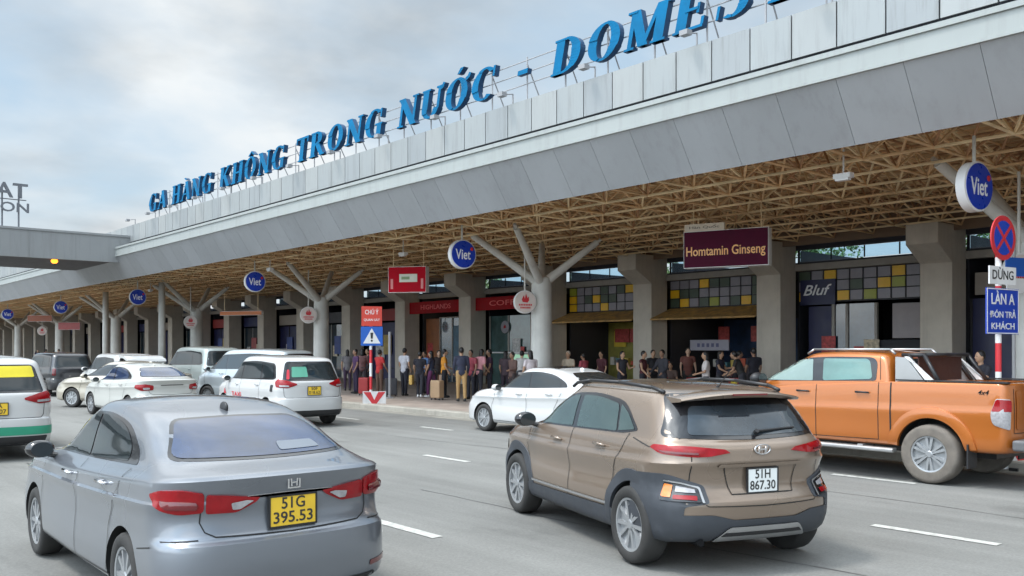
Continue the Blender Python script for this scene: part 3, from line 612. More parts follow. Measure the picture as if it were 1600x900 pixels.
for k, (x, y, h) in enumerate(((48, 19, 8.6), (52, 30, 8.4), (47, 9, 8.5), (55, 44, 9.0), (50, 62, 8.2))):
    rr = random.Random(k); e = empty('tree', (x, y, 0), 0, ['green tree behind the terminal, above the tile grid with the script sign', 'green tree behind the terminal above the blue cafe', 'green tree behind the terminal at the far right', 'green tree behind the terminal above the red sign bands', 'green tree behind the terminal farthest left'][k], 'tree', 'trees behind the terminal')
    t_ = MB(); t_.smooth = True; t_.tube((0, 0, 0), (.2, .1, h*.55), .28, .16, 10)
    for q in range(5): a_ = q*1.3; t_.tube((.2, .1, h*.5), (math.cos(a_)*1.8, math.sin(a_)*1.8, h*.82), .11, .04, 6)
    t_.build('trunk', brk, e); cr_ = MB()
    cl = [(rr.uniform(-2.4, 2.4), rr.uniform(-2.8, 2.8), h*.62+rr.random()*h*.36, rr.uniform(.5, 1.1)) for _ in range(26)]
    for (cx_, cy_, cz_, rr_) in cl:
        for _ in range(70):
            v = Vector((rr.gauss(0, 1), rr.gauss(0, 1), rr.gauss(0, 1))).normalized()*rr_*rr.random()**.4; p = Vector((cx_, cy_, cz_))+v
            u_ = Vector((rr.gauss(0, 1), rr.gauss(0, 1), rr.gauss(0, 1))).normalized()*.16; w_ = u_.cross(Vector((rr.gauss(0, 1), rr.gauss(0, 1), 1))).normalized()*.07
            cr_.add([p-u_, p+w_, p+u_, p-w_], [(0, 1, 2, 3)])
    me = bpy.data.meshes.new('crown'); me.from_pydata(cr_.v, [], cr_.f); me.materials.append(lf); link('crown', me, e)
# ------------------------------------------------------------------ road signs
M_pr = mat('red_post_paint', (.55, .03, .04), .45, grime=.2); M_pw = mat('white_post_paint', (.70, .70, .70), .45, grime=.2); M_bs = mat('blue_plate', (.01, .10, .45), .4, var=.05); M_bs2 = mat('deep_blue_plate', (.012, .05, .38), .4, var=.05)
def post(e, h, r, seg):
    for k in range(int(h/seg+.99)):
        mb = MB(); mb.smooth = True; mb.tube((0, 0, k*seg), (0, 0, min(h, (k+1)*seg)), r+.0002*k, None, 16); mb.build('post_band', [M_pw, M_pr][k % 2], e, smooth=40)
def chevron(loc, out, label):
    e = empty('chevron_board', loc, 0, label, 'board', 'red and white chevron boards'); M = facing((0, 0, .27), out)
    mb = MB(); mb.box((0, 0, 0), (.72, .50, .03), M=M); b_ = mb.build('board', M_pw, e)
    for s in (-1, 1):
        mb = MB(); q = [(-.34*s, .23), (-.12*s, .23), (.0, -.02), (0, -.23)] if s == 1 else [(.34, .23), (0, -.23), (0, -.02), (.12, .23)]
        if s == 1: q = [(-.34, .23), (0, -.23), (0, -.02), (-.12, .23)]
        mb.prism(q, .0155, .02, M); mb.build('stripe', M_pr, b_)
    mb = MB(); mb.box((0, 0, .02), (.6, .12, .05)); mb.build('foot', M_black, e)
    return e
Yp = 24.4
e = empty('warning_sign_post', (15.04, Yp, .15), 0, 'striped post with red panel and blue warning triangle sign beside the white taxi', 'road sign'); post(e, 3.0, .045, .42); o_ = (-.55, -1); M = facing((0, -.05, 0), o_)
mb = MB(); mb.box((0, 2.74, .0), (.64, .62, .03), M=M); f = mb.build('red_plate', mat('red_plate', (.58, .05, .03), .4), e)
text('CHÚ Ý', .2, M_pw, f, M @ Matrix.Translation((0, 2.86, .018)), width=.42); text('QUAN SÁT', .1, M_pw, f, M @ Matrix.Translation((0, 2.62, .018)), width=.5)
mb = MB(); mb.box((0, 2.11, .001), (.68, .60, .03), M=M); f = mb.build('blue_plate', M_bs, e)
mb = MB(); mb.prism([(-.27, 1.88), (.27, 1.88), (0, 2.36)], .018, .022, M); t_ = mb.build('white_triangle', M_pw, f)
mb = MB(); mb.prism([(-.03, 2.03), (.03, 2.03), (.045, 2.22), (-.045, 2.22)], .023, .027, M); mb.ball((0, 1.965, .025), (.035, .035, .004), 12, 6, M); mb.build('exclamation_mark', M_black, t_)
chevron((14.95, Yp-.35, .012), (-.6, -1), 'red and white chevron board at the foot of the warning sign post')
e = empty('no_stopping_sign_post', (15.0, 5.73, .15), 0, 'striped post with round no stopping sign and blue LÀN A plate, right edge', 'road sign'); post(e, 3.7, .045, .45); o_ = (-.14, -1); M = facing((0, -.06, 0), o_)
mb = MB(); mb.lathe([(.35, 0), (.35, .02)], 36, M @ Matrix.Translation((0, 3.45, 0))); f = mb.build('round_plate', M_pr, e)
mb = MB(); mb.lathe([(.27, .0205), (.27, .024)], 36, M @ Matrix.Translation((0, 3.45, 0))); g_ = mb.build('blue_disc', M_bs2, f)
for s in (1, -1):
    mb = MB(); mb.box((0, 0, 0), (.54, .055, .004), M=M @ Matrix.Translation((0, 3.45, .0265+.002*s)) @ Matrix.Rotation(R(45*s), 4, 'Z')); mb.build('red_bar', M_pr, g_)
mb = MB(); mb.box((0, 2.86, 0), (.76, .28, .02), M=M); f = mb.build('white_plate', M_pw, e); text('DỪNG', .2, M_ink, f, M @ Matrix.Translation((0, 2.86, .012)), width=.6)
mb = MB(); mb.box((0, 2.30, 0), (.92, .72, .02), M=M); f = mb.build('blue_plate', M_bs2, e); mb = MB()
for (x, y, w_, h_) in ((0, .345, .90, .015), (0, -.345, .90, .015), (.445, 0, .015, .70), (-.445, 0, .015, .70)): mb.box((x, 2.30+y, .012), (w_, h_, .006), M=M)
mb.build('border', M_pw, f)
text('LÀN A', .24, M_pw, f, M @ Matrix.Translation((0, 2.48, .012)), width=.66); text('ĐÓN TRẢ', .14, M_pw, f, M @ Matrix.Translation((0, 2.24, .012)), width=.74); text('KHÁCH', .14, M_pw, f, M @ Matrix.Translation((0, 2.06, .012)), width=.66)
chevron((14.85, 5.35, .012), (-.4, -1), 'red and white chevron board behind the tail of the orange pickup')
e = empty('small_blue_sign', (17.6, Yat(1584, 17.6), .15), 0, 'small blue and white plate on a thin post behind the no stopping sign', 'road sign'); mb = MB(); mb.tube((0, 0, 0), (0, 0, 3.6), .03); mb.build('post', M_fix, e)
M = facing((0, -.04, 0), (-.3, -1)); mb = MB(); mb.box((0, 3.2, 0), (.55, .34, .02), M=M); mb.build('blue_plate', M_bs, e); mb = MB(); mb.box((0, 2.86, 0), (.5, .26, .02), M=M); mb.build('white_plate', M_pw, e)
# ------------------------------------------------------------------ cafe furniture
def chair(x, y, rz, m, label):
    e = empty('plastic_chair', (x, y, .15), rz, label, 'chair', 'plastic chairs outside the cafes')
    mb = MB(); mb.box((0, 0, .43), (.42, .42, .03)); mb.build('seat', m, e)
    mb = MB(); mb.box((-.20, 0, .66), (.03, .40, .30)); mb.box((-.2, .16, .48), (.03, .04, .12)); mb.box((-.2, -.16, .48), (.03, .04, .12)); mb.build('backrest', m, e)
    for a in (-1, 1):
        for b_ in (-1, 1): mb = MB(); mb.tube((a*.21, b_*.21, 0), (a*.18, b_*.18, .43), .016, .02, 6); mb.build('leg', m, e)
def table(x, y, label):
    e = empty('cafe_table', (x, y, .15), 0, label, 'table', 'cafe tables'); mb = MB(); mb.lathe([(.35, .70), (.36, .72), (.35, .73)], 24); mb.build('tabletop', mat('dark_wood', (.06, .035, .025), .4), e)
    mb = MB(); mb.tube((0, 0, .02), (0, 0, .7), .03); mb.build('stem', M_black, e); mb = MB(); mb.lathe([(.22, 0), (.2, .03), (.03, .05)], 20); mb.build('base', M_black, e)
cr = mat('red_plastic', (.35, .03, .03), .4); cyl = mat('yellow_plastic', (.65, .48, .05), .4)
for k, (px, X, m, l) in enumerate(((1042, 22.5, cr, 'red plastic chair left of the walking woman in white'), (1075, 22.8, cr, 'red plastic chair right behind the crossover aerial'), (1137, 22.3, cyl, 'yellow plastic chair between two people outside the cafe'), (1150, 23.2, cr, 'red plastic chair beside the yellow chair'), (955, 23, cr, 'red plastic chair outside the olive cafe'))):
    chair(X, Yat(px, X), 1.3*k, m, l)
for px, X, l in ((1060, 23.4, 'round cafe table between the red chairs'), (1125, 23.6, 'round cafe table near the yellow chair'), (930, 23.8, 'round cafe table outside the olive cafe')): table(X, Yat(px, X), l)
# thin post right of the striped post
y = Yat(609, 17); mb = MB(); mb.tube((0, 0, 0), (0, 0, 2.3), .05, .05, 12); mb.lathe([(.14, 0), (.14, .03), (.06, .04)], 16); tag(mb.build('metal_post', M_fix, loc=(17, y, .15)), 'thin grey metal post right of the striped sign post', 'post')
# ------------------------------------------------------------------ people
SKIN = [mat('skin_tan', (.42, .25, .16), .6, var=.06), mat('skin_brown', (.30, .17, .11), .6, var=.06), mat('skin_light', (.52, .34, .24), .6, var=.06)]
HAIR = mat('black_hair', (.012, .010, .010), .5)
def remesh(mb, m, name, parent, vox):
    me = mb.mesh(name, m)
    def f(o):
        md = o.modifiers.new('r', 'REMESH'); md.mode = 'VOXEL'; md.voxel_size = vox; md.use_smooth_shade = True
        md = o.modifiers.new('s', 'SMOOTH'); md.iterations = 3; md.factor = .5
    r = apply_mods(me, [f]); r.name = name; r.materials.clear(); r.materials.append(m)
    for p in r.polygons: p.use_smooth = True
    return link(name, r, parent)
def cap(mb, a, b, r0, r1, n=12):
    a, b = Vector(a), Vector(b); mb.tube(a, b, r0, r1, n); mb.ball(a, r0*1.001, n, 8); mb.ball(b, r1*1.001, n, 8)
def person(px, X, face, h, shirt, trous, label, skin=0, stride=.0, arms=((.15, .1), (.15, .1)), sit=False, long_hair=False, short_tr=False, sleeve=.5, bend=0, bag=None, hat=None, shoes=(.02, .02, .02), y=None):
    y = Yat(px, X) if y is None else y
    e = empty('person', (X, y, .15), face, label, 'person'); k = h/1.72; e.scale = (k, k, k)
    V = lambda x, y, z: Vector((x, y, z))
    hz = .92 if not sit else .52
    up = Matrix.Rotation(bend, 3, 'Y')
    def U(x, y_, z): return V(0, 0, hz)+up @ V(x, y_, z-.92)
    J = {}; body = MB(); top = MB(); low = MB(); shoe = MB()
    # torso
    for mbx, inf in ((body, 0), (top, .014)):
        M3 = Matrix.Translation(V(0, 0, hz)) @ up.to_4x4()
        mbx.ball((0, 0, .12), (.105+inf, .145+inf, .17+inf), 16, 10, M3); mbx.ball((0, 0, .33), (.11+inf, .165+inf, .20+inf), 16, 10, M3)
        mbx.ball((-.01, 0, .46), (.085+inf, .18+inf, .08+inf), 16, 10, M3)
        if inf: mbx.ball((0, 0, .0), (.115+inf, .155+inf, .12), 16, 10, M3)
    body.ball((0, 0, 0), (.11, .15, .12), 14, 8, Matrix.Translation(V(0, 0, hz)))
    cap(body, U(-.01, 0, 1.40), U(.015, 0, 1.52), .055, .05)
    hc = U(.03, 0, 1.615); body.ball(hc, (.092, .074, .115), 16, 12); body.ball(hc+V(.03, 0, -.05), (.055, .052, .06), 12, 8)
    body.ball(hc+V(.098, 0, -.015), (.018, .013, .022), 8, 6)
    for s in (-1, 1): body.ball(hc+V(-.005, s*.076, -.01), (.018, .012, .028), 8, 6)
    for s, (af, ab) in zip((1, -1), arms):      # swing forward, elbow bend
        sh = U(-.01, s*.185, 1.40); el = sh+up @ V(math.sin(af)*.27, s*.05, -math.cos(af)*.27); an = af+ab+.2; wr = el+V(math.sin(an)*.24, -s*.01, -math.cos(an)*.24)
        cap(body, sh, el, .048, .037); cap(body, el, wr, .037, .025)
        d = (wr-el).normalized(); sd_ = d.cross(V(0, s, 0)).normalized()
        pc = wr+d*.045; cap(body, wr, pc, .026, .03)
        for q, L_ in zip((-1.5, -.5, .5, 1.5), (.055, .068, .072, .06)):
            f0 = pc+sd_*q*.017+d*.02; f1 = f0+d*L_*.55+V(0, -s*.008, 0); f2 = f1+d*L_*.4+V(0, -s*.02, 0); cap(body, f0, f1, .0095, .009, 8); cap(body, f1, f2, .009, .008, 8)
        cap(body, wr+d*.02+sd_*.024, wr+d*.05+sd_*.05, .011, .009, 8)
        cap(top, sh, sh.lerp(el, sleeve if sleeve <= 1 else 1), .062, .054)
        if sleeve > 1: cap(top, el, wr, .052, .038)
        cap(top, U(0, s*.08, 1.42), sh, .06, .062)
    for s, q in ((1, 1), (-1, -1)):
        a = stride*q
        if sit: hp = V(0, s*.09, hz); kn = hp+V(.42, s*.03, .0); ak = kn+V(.02, 0, -.43)
        else: hp = V(0, s*.09, .92); kn = hp+V(math.sin(a)*.43, s*.01, -math.cos(a)*.43); a2 = a*.6-abs(a)*.45; ak = kn+V(math.sin(a2)*.41, 0, -math.cos(a2)*.41)
        cap(body, hp, kn, .082, .052); cap(body, kn, ak, .052, .034)
        cap(low, hp, kn, .10, .068)
        if not short_tr: cap(low, kn, ak+V(0, 0, .02), .066, .055)
        if ak.z < .045: pass
        zf = ak.z-.06
        for mbx, inf in ((body, 0), (shoe, .012)):
            mbx.ball(ak+V(.05, 0, -.045), (.125+inf, .042+inf, .035+inf*.8), 14, 8)
        cap(shoe, ak+V(-.02, 0, .0), ak+V(-.02, 0, -.04), .045, .045)
    low.ball((0, 0, hz), (.125, .165, .12), 14, 8); low.ball((0, 0, hz+.07), (.118, .155, .09), 14, 8)
    remesh(body, SKIN[skin], 'body', e, .013)
    sm = mat('cloth_%02d%02d%02d' % tuple(int(c*99) for c in shirt), shirt, .85, var=.18, scale=6); tm = mat('cloth_%02d%02d%02d' % tuple(int(c*99) for c in trous), trous, .85, var=.18, scale=6)
    remesh(top, sm, 'shirt', e, .018); remesh(low, tm, 'trousers', e, .018)
    remesh(shoe, mat('shoe_%02d' % int(shoes[0]*99), shoes, .5), 'shoes', e, .018)
    hr = MB(); hr.ball(hc+V(-.022, 0, .028), (.094, .084, .108), 16, 12)
    if long_hair: hr.ball(hc+V(-.06, 0, -.08), (.055, .08, .16), 14, 10)
    remesh(hr, HAIR if not hat else mat('hat_cloth', hat, .8), 'hair' if not hat else 'hat', e, .014)
    for s in (-1, 1):
        ey = MB(); ey.ball(hc+V(.083, s*.03, .012), (.009, .012, .007), 8, 6); ey.build('eye', M_ink, e)
    mo = MB(); mo.ball(hc+V(.086, 0, -.055), (.008, .022, .005), 8, 6); mo.build('mouth', mat('lips', (.25, .08, .07), .6), e)
    if bag:
        bm_ = MB(); bm_.box((.0, .30, .62), (.30, .12, .34)); o = bm_.build('shoulder_bag', mat('bag_%02d' % int(bag[0]*99), bag, .7), None, loc=tuple(e.location), rz=face)
        md = o.modifiers.new('b', 'BEVEL'); md.width = .03; md.segments = 3
        st = MB(); st.tube((-.08, .30, .78), (-.02, .24, 1.0), .008); st.tube((.08, .30, .78), (.02, .24, 1.0), .008); st.build('handle', M_black, o)
        tag(o, bag[3] if len(bag) > 3 else 'bag', 'bag')
    return e
W_, K_ = (.55, .55, .57), (.015, .015, .02)
away, tocam, left, right = 0, math.pi, R(100), R(-80)
person(632, 18.3, R(20), 1.72, (.50, .50, .54), (.02, .02, .03), 'person in a pale grey shirt seen from behind, right of the thin grey post', arms=((.1, .2), (-.1, .4)), stride=.08)
person(656, 18.0, R(40), 1.60, (.02, .02, .025), (.03, .03, .04), 'person in black with white shoes and a yellow bag beside the grey shirted person', shoes=(.7, .7, .7), stride=.22, bag=(.65, .42, .12, 'yellow bag held by the person in black'))
person(674, 18.4, R(120), 1.62, (.03, .04, .08), (.12, .03, .10), 'person in dark top and purple trousers with white shoes', shoes=(.7, .7, .7), stride=.2, long_hair=True)
person(694, 18.6, R(-30), 1.68, (.62, .26, .03), (.015, .015, .02), 'person in an orange shirt carrying a small pale bag', stride=.1, arms=((.3, .6), (.1, .2)), bag=(.5, .35, .25, 'small pale bag hanging beside the orange shirt'))
person(721, 17.7, R(60), 1.74, (.035, .04, .07), (.45, .28, .12), 'person in a navy jacket and tan trousers at the kerb', stride=.12, sleeve=1.5)
person(736, 18.8, R(200), 1.66, (.28, .05, .07), (.02, .02, .03), 'person in a dark red shirt behind the navy jacket', skin=1)
person(765, 19.5, R(150), 1.68, (.05, .02, .045), (.02, .02, .03), 'dark dressed person against the green lit shop window', skin=1)
person(790, 19.8, R(30), 1.62, (.06, .04, .05), (.03, .02, .03), 'person in dark clothes left of the branching column', long_hair=True)
person(829, 18.0, R(80), 1.64, (.62, .56, .58), (.04, .04, .06), 'dark haired person in a white top in front of the branching column', long_hair=True)
person(593, 17.6, R(10), 1.66, (.45, .03, .03), (.12, .07, .05), 'person in a bright red shirt behind the striped post', skin=1, arms=((.5, .9), (.2, .3)))
person(556, 17.8, R(170), 1.68, (.07, .03, .09), (.03, .02, .05), 'person in dark purple between the taxi and the striped post', skin=1)
person(543, 18.8, R(60), 1.66, (.16, .15, .16), (.05, .03, .06), 'person in a grey top close to the white taxi', long_hair=True)
person(575, 19.0, R(190), 1.70, (.02, .02, .03), (.02, .02, .02), 'person in black left of the red shirted person')
person(888, 20.4, R(200), 1.62, (.42, .35, .27), (.1, .1, .1), 'person wearing a beige hat above the white saloon roof', hat=(.50, .44, .36))
person(912, 20.8, R(100), 1.56, (.42, .08, .11), (.05, .05, .05), 'person in a pink red top beside the beige hat', skin=1)
person(972, 21.0, R(-100), 1.62, (.03, .03, .04), (.02, .02, .03), 'bare armed person in a black top left of the slim building column', sleeve=.15, long_hair=True, arms=((.4, 1.2), (.3, .5)))
person(1005, 21.2, R(-70), 1.63, (.07, .015, .02), (.02, .02, .03), 'bare armed person in a dark red top before the slim building column', sleeve=.15, arms=((.3, .9), (.2, .4)))
person(1020, 22.6, R(250), 1.66, (.02, .02, .02), (.03, .03, .03), 'person in black standing right of the slim building column')
person(1048, 22.9, R(200), 1.64, (.12, .08, .07), (.03, .03, .04), 'seated person in brown on the left red chair', sit=True, y=Yat(1048, 22.9))
person(1103, 20.5, R(130), 1.62, (.60, .55, .54), (.03, .03, .04), 'woman in a white blouse walking past the cafe', long_hair=True, sleeve=.7, arms=((.2, .9), (.0, .3)), stride=.15)
person(1160, 22.0, R(110), 1.68, (.03, .025, .03), (.04, .04, .05), 'person in black leaning forward by the big column', bend=.35, arms=((.6, .3), (.5, .4)))
person(1178, 22.8, R(60), 1.72, (.02, .02, .03), (.02, .02, .02), 'person in black standing against the big column', skin=1)
person(1533, 17.5, R(150), 1.66, (.02, .02, .025), (.03, .03, .035), 'person in black behind the pickup bed near the blue plate', skin=0, arms=((.4, 1.0), (.2, .5)))
person(72, 20.5, R(100), 1.66, (.35, .04, .06), (.05, .02, .03), 'person in dark red standing far left beside the black minivan', skin=1)
person(92, 19.0, R(150), 1.68, (.65, .65, .66), (.03, .03, .04), 'person in a white shirt far left by the black minivan')

rc = random.Random(21)
extra = [(566, 18.4, (.20, .10, .10), (.06, .05, .06), 'person in a dull maroon shirt left of the striped post'), (664, 19.8, (.10, .20, .42), (.02, .02, .03), 'person in blue behind the yellow bag'), (685, 19.9, (.04, .03, .03), (.04, .03, .03), 'person in black behind the orange shirt'), (748, 19.0, (.55, .25, .28), (.03, .03, .04), 'person in a dusty pink top right of the navy jacket'), (801, 18.9, (.12, .07, .06), (.04, .03, .03), 'person in a brown shirt above the white saloon bonnet'), (815, 19.8, (.50, .48, .47), (.05, .05, .06), 'person in a grey top left of the branching column'), (940, 22.0, (.10, .03, .04), (.03, .03, .03), 'person in dark wine red outside the olive cafe'), (1035, 21.6, (.04, .04, .05), (.03, .03, .04), 'person in dark grey beside the left red chair'), (1075, 23.4, (.14, .05, .04), (.04, .04, .04), 'person in rust brown at the back of the blue cafe'), (1125, 23.0, (.03, .03, .05), (.04, .04, .05), 'person in black behind the yellow chair'), (1148, 23.6, (.22, .10, .09), (.03, .03, .04), 'person in dull red at the right of the blue cafe'), (58, 19.5, (.05, .04, .08), (.04, .03, .05), 'person in dark indigo far left behind the green striped taxi'), (83, 21.0, (.30, .25, .10), (.04, .04, .04), 'person in mustard far left beyond the black minivan')]
for k, (px, X, a, b_, l) in enumerate(extra):
    person(px, X, rc.uniform(0, 6.28), rc.uniform(1.55, 1.76), a, b_, l, skin=k % 3, stride=rc.choice((0, .1, .22, .3)), long_hair=k % 3 == 0, arms=((rc.uniform(-.3, .7), rc.uniform(.1, 1.3)), (rc.uniform(-.3, .5), rc.uniform(.1, 1.1))), sleeve=rc.choice((.4, .6, 1.5)), bend=rc.choice((0, 0, .08, .2)))
def suitcase(px, X, col, rz, label, h=.6):
    e = empty('suitcase', (X, Yat(px, X), .15), rz, label, 'suitcase', 'suitcases on the pavement')
    m = mat('case_%02d%02d' % (int(col[0]*99), int(col[2]*99)), col, .4, var=.1); b = MB(); b.box((0, 0, .06+h/2), (.26, .42, h)); o = b.build('shell', m, e)
    md = o.modifiers.new('b', 'BEVEL'); md.width = .04; md.segments = 3
    for s in (-1, 1):
        for t in (-1, 1): w_ = MB(); w_.ball((s*.09, t*.17, .03), .03, 8, 6); w_.build('wheel', M_black, e)
    hd = MB()
    for t in (-.1, .1): hd.tube((-.1, t, h+.05), (-.1, t, h+.42), .008)
    hd.tube((-.1, -.1, h+.42), (-.1, .1, h+.42), .014); hd.build('handle', M_black, e)
for a in ((570, 17.3, (.35, .04, .04), .4, 'red suitcase standing by the striped post'), (611, 17.6, (.05, .05, .06), 1.1, 'black suitcase by the thin grey post'), (683, 17.6, (.45, .30, .18), .2, 'tan suitcase beside the purple trousers')): suitcase(*a)
# ------------------------------------------------------------------ car body lofting
def pchip(t, Y, tq):
    t = np.asarray(t, float); Y = np.asarray(Y, float); n = len(t)
    h = np.diff(t); sh = (slice(None),)+(None,)*(Y.ndim-1)
    d = np.diff(Y, axis=0)/h[sh]
    m = np.zeros_like(Y)
    if n > 2:
        w1 = (2*h[1:]+h[:-1])[sh]; w2 = (h[1:]+2*h[:-1])[sh]
        same = d[:-1]*d[1:] > 0
        with np.errstate(all='ignore'):
            mm = (w1+w2)/(w1/np.where(d[:-1] == 0, 1e-12, d[:-1])+w2/np.where(d[1:] == 0, 1e-12, d[1:]))
        m[1:-1] = np.where(same, mm, 0)
    m[0] = d[0]; m[-1] = d[-1]
    k = np.clip(np.searchsorted(t, tq, side='right')-1, 0, n-2)
    hh = h[k]; s = (tq-t[k])/hh; s = s[sh]; hh = hh[sh]
    return (1+2*s)*(1-s)**2*Y[k]+s*(1-s)**2*hh*m[k]+s*s*(3-2*s)*Y[k+1]+s*s*(s-1)*hh*m[k+1]
NQ, NS = 16, 44
def loop(xr, xf, w, z, Lr=.45, Lf=.6, nr=2.8, nf=2.6, bow=.03, wr=None, seg=4):
    """half plan outline, rear centre -> side -> front centre. z: number or [(x,z)...] profile"""
    a = np.linspace(0, math.pi/2, NQ+1)
    # even spacing: use superellipse param
    def quarter(n):
        c = np.cos(a)**(2/n); s = np.sin(a)**(2/n); 
        tt = np.linspace(0, 1, 400)*math.pi/2; C = np.cos(tt)**(2/n); S = np.sin(tt)**(2/n)
        L = np.concatenate([[0], np.cumsum(np.hypot(np.diff(C), np.diff(S)))]); q = np.linspace(0, L[-1], NQ+1)
        return np.interp(q, L, C), np.interp(q, L, S)
    c, s = quarter(nr); X = list(xr+Lr*(1-c)); Y = list(w*s)
    side = np.linspace(xr+Lr, xf-Lf, NS+1)[1:-1]; X += list(side); Y += [w]*len(side)
    c, s = quarter(nf); X += list((xf-Lf*(1-c))[::-1]); Y += list((w*s)[::-1])
    X = np.array(X); Y = np.array(Y)
    u = (X-xr)/(xf-xr)
    Y = Y*(1-bow*(2*u-1)**2*1.0)
    if hasattr(z, '__len__'):
        zx = np.array([p[0] for p in z], float); zz = np.array([p[1] for p in z], float)
        Z = pchip(zx, zz, np.clip(X, zx[0], zx[-1]))
    else: Z = np.full_like(X, z)
    return dict(P=np.stack([X, Y, Z], 1), seg=seg)
def loft_mesh(keys, ztop, name, mats, xc=0, crown_rings=6, zbot=None):
    P = np.stack([k['P'] for k in keys]); n = len(keys)
    dist = np.sqrt(((P[1:]-P[:-1])**2).sum(2)).mean(1); t = np.concatenate([[0], np.cumsum(np.maximum(dist, .004))])
    tq = [t[0]]
    for i in range(n-1): tq += list(np.linspace(t[i], t[i+1], keys[i]['seg']+1)[1:])
    Q = pchip(t, P, np.array(tq))
    rings = [Q[0]*np.array([k, k, 1])+np.array([0, 0, 0]) for k in (.0, .5)]
    for r_ in rings: r_[:, 2] = Q[0][:, 2].mean()
    last = Q[-1]; tops = []
    for j in range(1, crown_rings+1):
        k = 1-j/crown_rings; p = last.copy(); p[:, 0] = xc+(p[:, 0]-xc)*k; p[:, 1] *= k; p[:, 2] = ztop-(ztop-last[:, 2])*k*k; tops.append(p)
    rings = rings+list(Q)+tops
    m = P.shape[1]; vs = []; idx = []
    for rg in rings:
        ring = list(rg)+[np.array([p[0], -p[1], p[2]]) for p in rg[-2:0:-1]]
        idx.append(len(vs)); vs += [tuple(p) for p in ring]
    L = 2*m-2; fs = []
    for j in range(len(rings)-1):
        for i in range(L):
            a, b = idx[j]+i, idx[j]+(i+1) % L; c, d = idx[j+1]+(i+1) % L, idx[j+1]+i
            fs.append((a, b, c, d))
    bm = bmesh.new(); bv = [bm.verts.new(v) for v in vs]; bm.verts.ensure_lookup_table()
    for f in fs: bm.faces.new([bv[i] for i in f])
    bmesh.ops.remove_doubles(bm, verts=bm.verts, dist=1e-6)
    bmesh.ops.dissolve_degenerate(bm, edges=bm.edges, dist=1e-5)
    bmesh.ops.recalc_face_normals(bm, faces=bm.faces)
    me = bpy.data.meshes.new(name); bm.to_mesh(me); bm.free()
    for q in mats: me.materials.append(q)
    for p in me.polygons: p.use_smooth = True
    return me
def rpoly(pts, r=.03):
    """round the corners; r number or per point"""
    n = len(pts); o = []
    for i, p in enumerate(pts):
        rr = p[2] if len(p) > 2 else r
        p0, p1, p2 = Vector(pts[i-1][:2]), Vector(p[:2]), Vector(pts[(i+1) % n][:2])
        a = p1+(p0-p1).normalized()*min(rr, (p0-p1).length*.45); b = p1+(p2-p1).normalized()*min(rr, (p2-p1).length*.45)
        for k in range(5):
            s = k/4; o.append((1-s)**2*a+2*s*(1-s)*p1+s*s*b)
    return o
